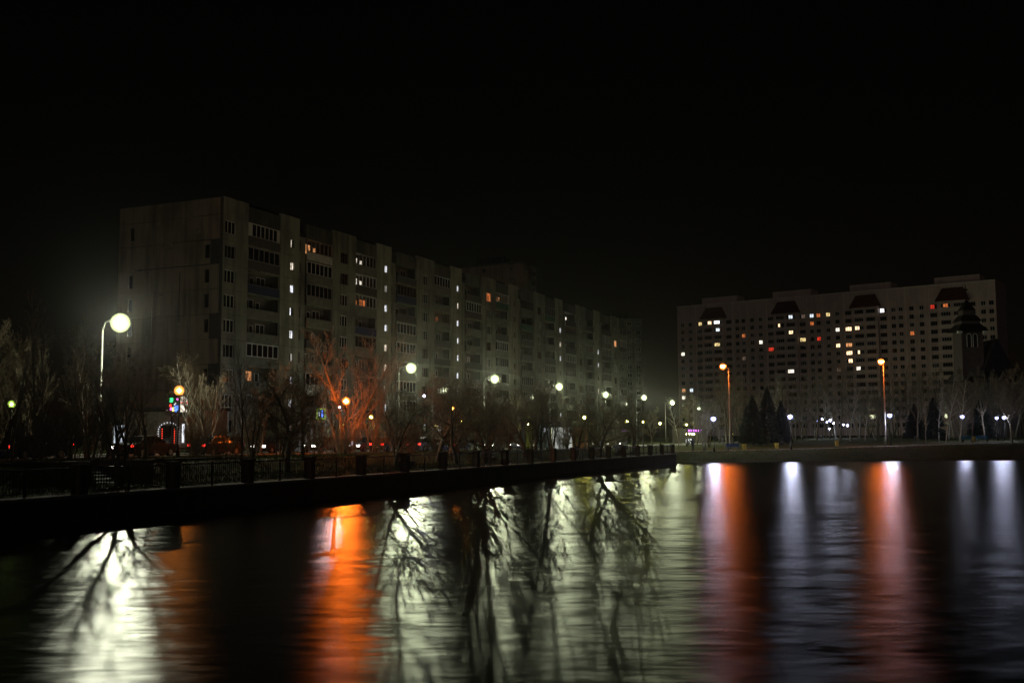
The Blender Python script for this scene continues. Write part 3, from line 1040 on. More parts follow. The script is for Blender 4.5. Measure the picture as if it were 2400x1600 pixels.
def church():
    D = 250.0
    k = D / FPX
    def X(x): return (x - 1200) * k
    def Z(y): return at(2270, y, D).z
    cx = X(2272)
    t = thing('church', 'dark church with tiered pointed bell tower in front of the pale block', 'church', (cx, D, 2.5))
    z0 = 2.5
    def fr(mb, hw0, za, hw1, zb, mat):
        mb.prism([(-hw0, -hw0, za), (hw0, -hw0, za), (hw0, hw0, za), (-hw0, hw0, za)], [(-hw1, -hw1, zb), (hw1, -hw1, zb), (hw1, hw1, zb), (-hw1, hw1, zb)], mat)
    zz = lambda y: Z(y) - z0
    m = MB(); fr(m, 2.45, 0, 2.45, zz(779), 'church_wall'); m.build('tower_wall', t)
    m = MB(); fr(m, 3.55, zz(777), 2.25, zz(761), 'dark_roof'); m.build('lower_roof', t)
    m = MB(); fr(m, 2.15, zz(761.5), 2.15, zz(754), 'church_wall'); m.build('drum', t)
    m = MB(); fr(m, 2.5, zz(754), 1.6, zz(740), 'dark_roof'); m.build('middle_roof', t)
    m = MB(); fr(m, 1.45, zz(740.5), 1.45, zz(728), 'church_wall'); m.build('drum', t)
    m = MB(); fr(m, 1.55, zz(728), 0.06, zz(702), 'dark_roof'); m.build('spire', t)
    m = MB()
    m.box((-0.06, -0.06, zz(703)), (0.06, 0.06, zz(668)), 'black_metal')
    m.box((-0.5, -0.05, zz(680)), (0.5, 0.05, zz(677)), 'black_metal')
    m.build('cross', t)
    for sx in (-1, 1):
        MB().box((sx * 3.0 - 0.5, -3.2, zz(784)), (sx * 3.0 + 0.5, -2.5, zz(778)), 'white_paint').build('eave_bracket', t)
        a = MB()
        w2, zb, zs = 0.5, zz(815), zz(789)
        pts = [(sx * 0.72 - w2, -2.46, zb), (sx * 0.72 + w2, -2.46, zb)]
        arc = [(sx * 0.72 + w2 * math.cos(math.pi * q / 8), -2.46, zs + w2 * math.sin(math.pi * q / 8)) for q in range(9)]
        a.quad(pts + arc, 'dark_roof')
        fr2 = [(p[0], -2.5, p[2]) for p in [pts[1]] + arc + [pts[0]]]
        a.tube(fr2, 0.09, 4, 'white_frame')
        a.build('belfry_arch', t)
        MB().box((sx * 2.3 - 0.22, -2.62, 0), (sx * 2.3 + 0.22, -2.44, zz(786)), 'church_wall').build('pilaster', t)
    # nave and side chapel
    x0, x1 = X(2250) - cx, X(2372) - cx
    ze, zr = zz(897), zz(846)
    MB().box((x0, -3.4, 0), (x1, 8, ze), 'church_wall').build('nave_wall', t)
    m = MB()
    m.prism([(x0 - .5, -4.1, ze), (x1 + .5, -4.1, ze), (x1 + .5, 8.6, ze), (x0 - .5, 8.6, ze)],
            [(x0 + 2, 1.5, zr), (x1 - 1.5, 1.5, zr), (x1 - 1.5, 3, zr), (x0 + 2, 3, zr)], 'dark_roof')
    m.build('nave_roof', t)
    MB().box((x0 - .4, -4.2, ze - 0.35), (x1 + .4, -3.95, ze + 0.02), 'church_wall').build('cornice', t)
    gx = X(2323) - cx
    m = MB()
    m.prism([(gx - 3.6, -4.3, zz(870)), (gx + 3.6, -4.3, zz(870)), (gx + 3.6, 3, zz(870)), (gx - 3.6, 3, zz(870))],
            [(gx - 0.05, -4.3, zz(797)), (gx + 0.05, -4.3, zz(797)), (gx + 0.05, 3, zz(797)), (gx - 0.05, 3, zz(797))], 'dark_roof')
    m.build('chapel_roof', t)
church()

# ================================================================ LAMPS
def street_lamp(x, y, D, label, lens='lens_street', arm=(0.88, -0.475), reach=1.8, group=None, size=1.0, tilt=30, bowl=False, glare_r=0.0):
    p = at(x, y, D)
    ax, ay = arm
    bx, by = p.x - ax * reach, p.y - ay * reach
    gz = ground_z(bx, by)
    t = thing('street_lamp', label, 'street lamp', (bx, by, gz), math.atan2(ay, ax), group)
    H = p.z - gz
    m = MB()
    m.tube([(0, 0, 0), (0, 0, 1.2), (0, 0, 1.25), (0, 0, H * 0.96)], [0.13, 0.13, 0.095, 0.06], 8, 'pole_metal')
    m.build('pole', t, smoothed=True)
    m = MB()
    m.tube([(0, 0, H * 0.94), (0.25, 0, H * 1.0), (reach * 0.5, 0, H + 0.16), (reach - 0.4 * size, 0, H + 0.18)], [0.05, 0.045, 0.04, 0.04], 6, 'pole_metal')
    m.build('arm', t, smoothed=True)
    s = size
    # floodlight head tilted out over the road and pond
    a_ = math.radians(tilt)
    n_ = Vector((math.cos(a_), 0, -math.sin(a_)))
    e1 = Vector((0, 1, 0))
    e2 = n_.cross(e1)
    c_ = Vector((reach, 0, H))
    def ring(r, off, k=10):
        return [c_ + n_ * off + (e1 * math.cos(6.2832 * q / k) + e2 * math.sin(6.2832 * q / k)) * r for q in range(k)]
    m = MB()
    if bowl:
        m.lathe([(0.38 * s, 0.04 * s), (0.3 * s, 0.16 * s), (0.02, 0.24 * s)], 10, 'pole_metal', c_)
    else:
        m.prism(ring(0.16 * s, -0.34 * s), ring(0.36 * s, -0.02), 'pole_metal')
    m.build('lamp_housing', t)
    m = MB()
    if bowl:
        m.lathe([(0.01, -0.33 * s), (0.3 * s, -0.2 * s), (0.36 * s, 0.03 * s)], 6, lens, c_)
        dm = MB()
        dm.lathe(ball(0.5, 0, 10), 16, 'lens_orange_tall_glass', c_ - Vector((0, 0, 0.12)))  # added shell whose soft-edged glow stands in for glare
        dm.build('glare_dome', t, smoothed=True)
    else:
        m.quad(ring(0.14 * s, 0.02, 6), lens)
        if glare_r:
            bm = MB()
            bm.octa(0.17, c_ + n_ * 0.12 - Vector((0, 0, 0.3)), 'lens_bowl_near' if lens == 'lens_near' else 'lens_bowl')
            bm.build('lamp_bowl', t)
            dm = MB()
            dm.lathe(ball(glare_r, 0, 10), 16, 'lens_street_glass', c_ + n_ * 0.05 - Vector((0, 0, 0.12)))  # shell larger than a real lamp glass, added as the lamp's glare
            dm.build('glare_dome', t, smoothed=True)
    m.build('lamp_lens', t)
    return t
def globe_lamp(x, y, D, label, lens, r=0.24, group=None, name='globe_lamp', pole='black_metal', hood=False):
    p = at(x, y, D)
    gz = ground_z(p.x, p.y)
    t = thing(name, label, 'park lamp', (p.x, p.y, gz), 0, group)
    H = p.z - gz
    m = MB()
    m.tube([(0, 0, 0), (0, 0, 0.5), (0, 0, 0.55), (0, 0, 0.9), (0, 0, 0.95), (0, 0, H - r)], [0.14, 0.13, 0.09, 0.085, 0.055, 0.045], 8, pole)
    m.build('pole', t, smoothed=True)
    m = MB()
    m.lathe([(0.05, H - r - 0.1), (0.13, H - r - 0.02), (0.13, H - r + 0.05)], 8, pole)
    m.build('collar', t)
    m = MB()
    m.octa(r * 0.56, (0, 0, H), lens)
    m.build('bulb', t)
    m = MB()
    m.lathe(ball(r * 1.15, H, 8), 14, lens + '_glass')
    m.build('globe', t, smoothed=True)
    if hood:
        m = MB()
        m.lathe([(r * 1.5, H + r * .55), (r * 0.9, H + r * 1.02), (0.02, H + r * 1.3)], 10, pole)
        m.build('hood', t)
    return t

def zlamp(y, D): return at(1200, y, D).z
STREET = [(281, 752, 79.0), (963, 860, 133.0), (1159, 886, 158.0), (1310, 904, 184.0), (1419, 923, 216.0), (1509, 930, 238.0), (1575, 942, 268.0), (1638, 955, 318.0)]
for i, (x, y, D) in enumerate(STREET):
    lab = 'brightest and nearest tall white street lamp at the left above bare trees' if i == 0 else \
        '%s tall white street lamp from the left along the road' % ORD[i]
    street_lamp(x, y, D, lab, lens='lens_near' if i == 0 else 'lens_street', group='tall street lamps along the road', size=0.85 if i == 0 else 0.68, glare_r=0.74 if i == 0 else 0.68)
street_lamp(1694, 857, 150.0, 'left hand tall orange street lamp in front of the pale block', 'lens_orange_tall', (-0.95, -0.30), 0.9, 'orange street lamps in the park', bowl=True)
street_lamp(2065, 846, 150.0, 'tall orange sodium street lamp on the right in front of the pale block', 'lens_orange_tall', (-0.8, -0.60), 0.5, 'orange street lamps in the park', bowl=True)
G = 'globe lamps by the road'
globe_lamp(420, 915, 70, 'orange globe lamp at the left beside the coloured shop lights', 'lens_orange_dim', 0.30, G)
globe_lamp(811, 940, 85, 'glowing orange globe lamp in front of the orange lit bare tree', 'lens_orange', 0.30, G)
globe_lamp(1061, 956, 106, 'orange globe lamp between the second and third white street lamps', 'lens_orange_dim', 0.28, G)
globe_lamp(27, 947, 62, 'yellow green globe lamp near the left edge of the picture', 'lens_lime', 0.2, G)
globe_lamp(870, 977, 118, 'small yellow globe lamp right of the orange lit tree', 'lens_yellow', 0.24, G)
globe_lamp(1082, 986, 150, 'faint yellow globe lamp just below the right hand orange globe', 'lens_yellow', 0.22, G)
globe_lamp(1238, 993, 165, 'yellow globe lamp beside the bus stop sign', 'lens_yellow', 0.24, G)
globe_lamp(1370, 978, 132, 'yellow globe lamp standing right of the white kiosk', 'lens_yellow', 0.28, G)
globe_lamp(1469, 988, 150, 'pale white globe lamp below the sixth street lamp', 'lens_yellow', 0.26, G)
globe_lamp(1507, 988, 160, 'yellow globe lamp midway along the end of the fence', 'lens_yellow', 0.25, G)
globe_lamp(1547, 992, 172, 'yellow globe lamp above the last pillars of the fence', 'lens_yellow', 0.25, G)
globe_lamp(1609, 995, 200, 'cream globe lamp behind the standing person', 'lens_yellow', 0.25, G)
G = 'white park lamps round the pond'
globe_lamp(794, 954, 110, 'piercing white lamp touching the orange globe in front of the lit tree', 'lens_flood', 0.17, G, 'park_lamp', hood=True)
globe_lamp(994, 928, 140, 'small bluish white lamp below the second street lamp', 'lens_white', 0.2, G, 'park_lamp', hood=True)
PARK = [(1672, 981, 137, 0.25, 'brightest white park lamp on the far bank right of the standing person'),
        (1852, 976, 140, 0.25, 'white park lamp on the far bank between the two orange street lamps'),
        (2085, 973, 149, 0.25, 'white park lamp on the far bank just right of the right hand orange lamp pole'),
        (2255, 976, 164, 0.24, 'white park lamp on the far bank beside the birch trunk'),
        (2336, 979, 172, 0.20, 'left one of the close pair of white lamps at the right edge'),
        (2353, 978, 172, 0.22, 'right one of the close pair of white lamps at the right edge'),
        (2309, 981, 225, 0.22, 'small white lamp above the blue benches'),
        (1917, 986, 240, 0.20, 'leftmost lamp of the distant white cluster in the middle of the park'),
        (1927, 982, 235, 0.22, 'second lamp from the left in the distant white cluster'),
        (1938, 989, 245, 0.22, 'third lamp from the left in the distant white cluster'),
        (1945.5, 984.5, 225, 0.28, 'largest lamp of the distant white cluster'),
        (1953.5, 991.5, 250, 0.20, 'rightmost lamp of the distant white cluster'),
        (1944, 1004, 230, 0.20, 'lowest lamp of the distant white cluster'),
        (1976.5, 995, 240, 0.20, 'left one of two distant white lamps right of the cluster'),
        (1986.5, 996.5, 235, 0.24, 'right one of two distant white lamps right of the cluster')]
for i_, (x, y, D, r, lab) in enumerate(PARK):
    globe_lamp(x, y, D, lab, 'lens_white', r * (1.35 if i_ < 6 else 1.1), G, 'park_lamp', hood=True)  # first six globes enlarged, their bluish glow painted on as a halo
for i, x in enumerate((1609, 1616, 1622.5, 1627)):
    globe_lamp(x, 1017 - (i == 1), 260, '%s of four low yellow lamps behind the standing person' % ORD[i], 'lens_yellow', (0.2, 0.26, 0.2, 0.2)[i], 'low yellow lamps', 'low_lamp')
globe_lamp(1717, 1017, 230, 'lone small cream lamp right of the brightest park lamp', 'lens_yellow', 0.16, None, 'low_lamp')

# ================================================================ TREES
class TreeGen:
    def __init__(self, seed):
        self.r = random.Random(seed)
    def grow(self, kind_):
        R = self.r
        trunk, crown = MB(), MB()
        P = {
            'spread': dict(h=9.0, r=0.16, stems=1, lv=4, up=0.10, ang=0.75, kids=(9, 7, 6, 5), ratio=0.52, first=0.22, wander=0.16),
            'vase':   dict(h=11.0, r=0.20, stems=3, lv=4, up=0.16, ang=0.55, kids=(7, 6, 6, 4), ratio=0.50, first=0.25, wander=0.13),
            'fan':    dict(h=9.5, r=0.17, stems=5, lv=4, up=0.10, ang=0.6, kids=(7, 6, 5, 4), ratio=0.5, first=0.18, wander=0.14),
            'slim':   dict(h=10.0, r=0.10, stems=1, lv=3, up=0.22, ang=0.55, kids=(20, 7, 6), ratio=0.26, first=0.25, wander=0.07),
            'birch':  dict(h=13.0, r=0.13, stems=1, lv=4, up=-0.05, ang=0.60, kids=(14, 6, 5, 4), ratio=0.33, first=0.3, wander=0.08),
            'tall':   dict(h=15.0, r=0.24, stems=1, lv=4, up=0.12, ang=0.62, kids=(14, 7, 6, 4), ratio=0.42, first=0.28, wander=0.11),
            'stout':  dict(h=6.0, r=0.19, stems=1, lv=4, up=0.06, ang=0.9, kids=(9, 7, 6, 5), ratio=0.62, first=0.16, wander=0.2),
            'shrub':  dict(h=3.2, r=0.022, stems=13, lv=2, up=0.12, ang=0.5, kids=(7, 5), ratio=0.38, first=0.2, wander=0.10),
        }[kind_]
        bark = 'bark' if kind_ != 'birch' else 'birch_bark'
        tips = []
        def branch(p, d, L, r, lv, stem):
            nseg = (7, 5, 4, 3, 2)[min(lv, 4)]
            pts, rad, dirs = [p.copy()], [r], [d.copy()]
            q, dd = p.copy(), d.copy()
            for i in range(nseg):
                j = Vector((R.uniform(-1, 1), R.uniform(-1, 1), R.uniform(-.6, .6))) * P['wander'] * (1 + 0.35 * lv)
                dd = (dd + j + Vector((0, 0, P['up'] * (1 if lv else 0.25)))).normalized()
                if kind_ == 'birch' and lv >= 2: dd = (dd + Vector((0, 0, -0.22))).normalized()
                q = q + dd * (L / nseg)
                pts.append(q.copy())
                rad.append(max(0.010, r * (1 - 0.82 * (i + 1) / nseg)))
                dirs.append(dd.copy())
            sides = (8, 5, 4, 3, 3)[min(lv, 4)]
            (trunk if lv == 0 else crown).tube(pts, rad, sides, bark if lv < 2 else 'twig', cap=lv == 0)
            if lv >= P['lv']:
                tips.append(pts[-1])
                return
            kids = P['kids'][lv]
            f0 = P['first'] if lv == 0 else 0.15
            a0 = R.uniform(0, 6.28)
            for c in range(kids):
                f = f0 + (1.0 - f0) * (c + R.uniform(0.1, 0.9)) / kids
                x = f * nseg
                i = min(int(x), nseg - 1)
                pp = pts[i].lerp(pts[i + 1], x - i)
                base = dirs[min(i + 1, nseg)]
                az = a0 + c * 2.4 + R.uniform(-.5, .5)
                o = base.orthogonal().normalized()
                o2 = base.cross(o)
                side = o * math.cos(az) + o2 * math.sin(az)
                an = P['ang'] * R.uniform(0.65, 1.35)
                nd = (base * math.cos(an) + side * math.sin(an)).normalized()
                shape = 1.15 - 0.75 * f if lv == 0 else 1.0 - 0.5 * f
                branch(pp, nd, L * P['ratio'] * shape * R.uniform(0.75, 1.25), max(0.010, (r * (1 - 0.8 * f)) * 0.62), lv + 1, stem)
        for s in range(P['stems']):
            if P['stems'] == 1:
                d = Vector((R.uniform(-.06, .06), R.uniform(-.06, .06), 1)).normalized()
                p0 = Vector((0, 0, -0.15))
                hh = P['h']
            elif kind_ == 'shrub':
                az = R.uniform(0, 6.28)
                d = Vector((math.cos(az) * .28, math.sin(az) * .28, 1)).normalized()
                p0 = Vector((math.cos(az) * R.uniform(0, .45), math.sin(az) * R.uniform(0, .45), -0.1))
                hh = P['h'] * R.uniform(0.7, 1.1)
            else:
                az = s * 2.1 + R.uniform(-.3, .3)
                sp_ = .45 if kind_ == 'fan' else .22
                d = Vector((math.cos(az) * sp_, math.sin(az) * sp_, 1)).normalized()
                p0 = Vector((math.cos(az) * .1, math.sin(az) * .1, -0.15))
                hh = P['h'] * R.uniform(0.85, 1.05)
            branch(p0, d, hh, P['r'], 0, s)
        return trunk, crown, tips
plain('birch_bark', (0.42, 0.41, 0.38), 0.85, var=0.55, scale=5)
TREES = {}
def tree_meshes(kind_, seed, leaves=False):
    key = (kind_, seed, leaves)
    if key not in TREES:
        tr, cr, tips = TreeGen(seed).grow(kind_)
        if leaves:
            R = random.Random(seed)
            for p in tips:
                if R.random() < 0.5:
                    for _ in range(2):
                        c = p + Vector((R.uniform(-.2, .2), R.uniform(-.2, .2), R.uniform(-.25, .1)))
                        a = Vector((R.uniform(-1, 1), R.uniform(-1, 1), R.uniform(-1, 1))).normalized() * 0.05
                        b = a.orthogonal().normalized() * 0.04
                        cr.quad([c - a, c + b, c + a, c - b], 'dry_leaf')
        zs = max(v[2] for v in cr.v)
        TREES[key] = (tr.mesh('trunk', True), cr.mesh('branches', False), zs)
    return TREES[key]
def place_tree(kind_, seed, x, y, h, label, rot, group=None, leaves=False, name='bare_tree', cat='tree', lean=0.0):
    tr, cr, zs = tree_meshes(kind_, seed, leaves)
    s = h / zs
    t = thing(name, label, cat, (x, y, ground_z(x, y)), rot, group, s)
    t.rotation_euler = (lean * math.sin(rot * 3), lean, rot)
    link('trunk', tr, t)
    link('branches', cr, t)
    return t
def tree_px(x, D, ytop, kind_, seed, label, rot=0.0, **k):
    p = at(x, 1022, D)
    gz = ground_z(p.x, p.y)
    h = at(x, ytop, D).z - gz
    return place_tree(kind_, seed, p.x, p.y, h, label, rot, **k)

# named trees, left to right
tree_px(82, 56, 672, 'slim', 1, 'tall slender tree with a few dry leaves near the left edge', 0.3, leaves=True)
tree_px(97, 58, 700, 'slim', 2, 'slim bare tree close beside the tall one near the left edge', 1.4)
tree_px(30, 60, 760, 'spread', 3, 'bare spreading tree at the left edge above the lime lamp', 2.0)
tree_px(164, 62, 740, 'tall', 4, 'leaning bare tree left of the nearest street lamp', 0.7, lean=0.06)
tree_px(205, 72, 800, 'vase', 5, 'many-stemmed tree lit green left of the nearest lamp pole', 1.9)
tree_px(258, 70, 808, 'vase', 6, 'forked tree lit from above directly under the nearest street lamp', 2.6)
tree_px(342, 66, 795, 'spread', 7, 'dark forked tree with brightly lit upper twigs right of the nearest lamp', 0.2)
tree_px(455, 78, 835, 'birch', 8, 'tree with drooping lit twigs above the orange globe at the left', 1.1)
tree_px(488, 84, 850, 'vase', 9, 'bare tree right of the coloured shop lights', 0.4)
tree_px(566, 62, 800, 'slim', 10, 'thin straight tree standing in front of the gable corner', 2.2)
tree_px(610, 90, 840, 'spread', 11, 'broad bare tree below the lit ground floor window', 0.9)
tree_px(662, 70, 850, 'spread', 12, 'dark bare tree in front of the first lit stair column', 1.6)
tree_px(800, 90, 748, 'fan', 13, 'big many-stemmed bare tree lit orange by the globe lamp', 0.5, name='bare_tree')
tree_px(930, 76, 900, 'vase', 14, 'dark many-stemmed tree left below the second street lamp', 1.3)
tree_px(1010, 112, 880, 'birch', 15, 'tree with pale drooping twigs right of the second street lamp', 0.8)
tree_px(1135, 76, 905, 'spread', 16, 'dark round-crowned tree in front of the third street lamp', 2.4)
tree_px(1228, 118, 915, 'spread', 17, 'bare tree left of the bus shelter', 1.2)
tree_px(1292, 112, 905, 'vase', 18, 'forked bare tree between bus shelter and white kiosk', 0.1)
tree_px(1312, 96, 985, 'slim', 1, 'small dark tree in front of the white kiosk wall', 0.6)
tree_px(1352, 110, 960, 'vase', 20, 'small dark tree in front of the pink kiosk wall', 1.7)
tree_px(1402, 126, 930, 'tall', 21, 'bare tree below the fifth street lamp', 2.8)
tree_px(1450, 134, 940, 'spread', 22, 'bare tree left below the sixth street lamp', 1.0)
tree_px(1490, 140, 945, 'vase', 23, 'bare tree directly below the sixth street lamp', 2.1)
tree_px(1530, 150, 950, 'spread', 24, 'bare tree left below the seventh street lamp', 0.2)
tree_px(1590, 160, 965, 'slim', 2, 'reddish slender tree at the end of the fence', 0.9)
tree_px(1650, 142, 930, 'vase', 25, 'pale forked tree beside the brightest park lamp', 1.2)
tree_px(1702, 141, 985, 'spread', 26, 'small leaning tree by the blue bench on the far bank', 0.5, lean=-0.2)
tree_px(2217, 158, 900, 'birch', 27, 'thin white birch left of the park lamp on the right', 0.4, name='birch_tree')
tree_px(2249, 160, 880, 'birch', 28, 'thicker white birch under the park lamp on the right', 1.4, name='birch_tree')
tree_px(2372, 150, 850, 'spread', 29, 'large dark forked tree at the right edge of the picture', 2.2)
tree_px(2170, 152, 925, 'slim', 1, 'thin bare tree midway between two right hand park lamps', 1.8)
tree_px(2278, 156, 930, 'slim', 10, 'thin bare sapling between birch and blue benches', 0.6)
tree_px(2112, 147, 975, 'slim', 2, 'thin dark trunk right of the park lamp beside the orange pole', 2.5)

for i, (s_, t_, h_, k_, sd_) in enumerate(((46, 3.5, 6.0, 'stout', 31), (53, 6.2, 7.0, 'vase', 14), (57, 3.0, 6.0, 'stout', 32), (62, 6.5, 6.5, 'stout', 33),
                                           (74, 3.0, 6.5, 'stout', 31), (81, 6.5, 8.0, 'tall', 21), (88, 3.5, 7.0, 'stout', 32), (34, 5.0, 5.5, 'stout', 33), (12, 8.5, 5.5, 'spread', 7), (3, 8.0, 5.0, 'vase', 5),
                                           (5.4, 3.0, 5.6, 'vase', 14), (21, 5.0, 6.4, 'stout', 31), (40, 3.2, 6.3, 'stout', 34), (50, 8.5, 7.0, 'stout', 32), (70, 8.5, 7.5, 'stout', 34), (28, 8.5, 6.0, 'stout', 33), (44, 6.8, 6.6, 'stout', 35), (65, 2.6, 6.4, 'stout', 36))):
    x_, y_ = st(s_, t_)
    place_tree(k_, sd_, x_, y_, h_, 'dark bare tree on the lower bank %s' % ('below the third street lamp', 'just right of the third street lamp pole', 'in front of the bus shelter by the fence',
        'left of the bus shelter near the fence', 'below the fifth street lamp near the fence', 'below the sixth street lamp near the fence', 'by the last fence pillars',
        'below the second street lamp near the fence', 'beside the stone steps', 'left of the stone steps',
        'between two fence pillars left of the orange globe', 'in front of the first lit stair column', 'right of the second street lamp', 'left of the third street lamp',
        'right of the kiosk', 'left of the orange lit tree',
        'directly left of the third lamp pole', 'in front of the pink kiosk wall')[i], 0.7 * i + 0.3, 'dark trees on the lower bank')

# rows of trees nobody would miss, still one by one
rnd = random.Random(77)
row = []
KS = [('spread', 3), ('spread', 7), ('vase', 6), ('vase', 9), ('tall', 4), ('spread', 12), ('birch', 8), ('tall', 21)]
for i in range(46):                                   # between road and long block
    s = 4 + 3.6 * i + rnd.uniform(-1.5, 1.5)
    t_ = rnd.uniform(30, 41)
    x, y = st(s, t_)
    row.append((proj((x, y, 2))[0], x, y, rnd.uniform(6.5, 10.5), rnd.choice(KS), rnd.uniform(0, 6.28)))
row = [r for r in row if -20 < r[0] < 1560]
row.sort()
for i, (px_, x, y, h, (k_, sd), ro) in enumerate(row):
    place_tree(k_, sd, x, y, h, '%s bare tree from the left in the row against the long block' % ORD[i], ro, 'bare trees between road and long block')
row = []
for i in range(60):                                   # park trees before the pale block
    px_ = 1600 + 14 * i + rnd.uniform(-9, 9)
    D = rnd.uniform(170, 300)
    p = at(px_, 1022, D)
    row.append((px_, p.x, p.y, rnd.uniform(10.5, 16.0) * D / 215 * (0.8 if px_ < 1700 else 1.0), rnd.choice([('tall', 4), ('tall', 21), ('vase', 25), ('spread', 29), ('birch', 27), ('vase', 13)]), rnd.uniform(0, 6.28)))
row.sort()
for i, (px_, x, y, h, (k_, sd), ro) in enumerate(row):
    place_tree(k_, sd, x, y, h, '%s tall bare park tree from the left before the pale block' % ORD[i], ro, 'bare park trees before the pale block')
row = []
for i in range(30):                                   # thin saplings on the upper bank
    s = -12 + 4.2 * i + rnd.uniform(-2, 2)
    x, y = st(s, rnd.uniform(8.5, 16.5))
    row.append((proj((x, y, 2))[0], x, y, rnd.uniform(3.2, 6.2), rnd.choice([('slim', 1), ('slim', 2), ('slim', 10), ('vase', 14), ('spread', 16), ('spread', 7)]), rnd.uniform(0, 6.28)))
row.sort()
for i, (px_, x, y, h, (k_, sd), ro) in enumerate(row):
    place_tree(k_, sd, x, y, h, '%s thin sapling from the left on the bank before the road' % ORD[i], ro, 'saplings on the bank', name='sapling')
row = []
for i in range(92):
    s = -14 + 1.45 * i + rnd.uniform(-1, 1)
    x, y = st(s, rnd.uniform(11.5, 17.2))
    row.append((proj((x, y, 2))[0], x, y, rnd.uniform(1.7, 3.3), rnd.uniform(0, 6.28), i))
row = [r for r in row if -30 < r[0]]
row.sort()
for i, (px_, x, y, h, ro, q) in enumerate(row):
    place_tree('shrub', 40 + q % 4, x, y, h, '%s leafless twiggy shrub from the left along the near kerb of the road' % ORD[i], ro,
               'twiggy shrubs along the road', name='shrub', cat='shrub')

def conifer(x, D, ytop, w_, label, seed):
    R = random.Random(seed)
    p = at(x, 1022, D)
    gz = ground_z(p.x, p.y)
    h = at(x, ytop, D).z - gz
    t = thing('spruce_tree', label, 'tree', (p.x, p.y, gz))
    MB2 = MB()
    MB2.tube([(0, 0, -0.1), (0, 0, h * 0.6), (0, 0, h * 0.97)], [0.16, 0.09, 0.02], 6, 'bark')
    MB2.build('trunk', t)
    c = MB()
    n = 900
    for i in range(n):
        f = R.random() ** 0.8
        z = h * (0.06 + 0.93 * f)
        rr = w_ * (1 - f) ** 0.8 * R.uniform(0.35, 1.0) + 0.1
        az = R.uniform(0, 6.283)
        d = Vector((math.cos(az), math.sin(az), -0.25))
        o = Vector((math.cos(az) * rr * 0.35, math.sin(az) * rr * 0.35, z))
        e = o + d * rr * 0.75
        sdv = Vector((-math.sin(az), math.cos(az), 0)) * R.uniform(0.12, 0.3)
        c.quad([o, o.lerp(e, 0.6) + sdv, e, o.lerp(e, 0.6) - sdv], 'needle')
        c.quad([o, o.lerp(e, 0.6) + Vector((0, 0, 0.16)), e, o.lerp(e, 0.6) - Vector((0, 0, 0.22))], 'needle')
    c.build('crown', t)
for i, (x, D, yt, w_) in enumerate(((1765, 165, 925, 2.4), (1800, 170, 905, 2.6), (1832, 172, 940, 2.0), (1752, 172, 950, 1.8), (2190, 175, 930, 2.4), (2300, 190, 935, 3.0), (2145, 190, 945, 2.4))):
    conifer(x, D, yt, w_, ['dark spruce left of centre in the clump by the park lamp', 'tallest dark spruce in the clump left of the middle park lamp', 'dark spruce nearest the middle park lamp',
                           'smallest dark spruce at the left of the clump', 'dark spruce left of the thin birch', 'wide dark spruce behind the blue benches', 'dark spruce right of the orange lamp pole'][i], 60 + i)

# ================================================================ GRASS
def grass():
    R = random.Random(9)
    mb = MB()
    def blade(x, y, z, hh):
        a = R.uniform(0, 3.14)
        wx, wy = math.cos(a) * 0.02, math.sin(a) * 0.02
        lx, ly = R.uniform(-.12, .12), R.uniform(-.12, .12)
        n = len(mb.v)
        mb.v += [(x - wx, y - wy, z - 0.02), (x + wx, y + wy, z - 0.02), (x + lx, y + ly, z + hh)]
        mb.f.append((n, n + 1, n + 2))
        mb.m.append(0)
    for _ in range(42000):
        s = R.uniform(-20, 92) if R.random() < .6 else R.uniform(-16, 40)
        t_ = R.uniform(0.6, 16.5)
        x, y = st(s, t_)
        blade(x, y, ground_z(x, y), R.uniform(0.08, 0.26))
    for _ in range(22000):
        x = R.uniform(19, 95)
        y = bank_y(x) + R.uniform(0.8, 10)
        blade(x, y, ground_z(x, y), R.uniform(0.08, 0.22))
    mb.mats = ['blade']
    o = mb.build('grass')
    o['label'] = 'short rough grass on the banks of the pond'
    o['category'] = 'grass'
    kind(o, 'stuff')
grass()

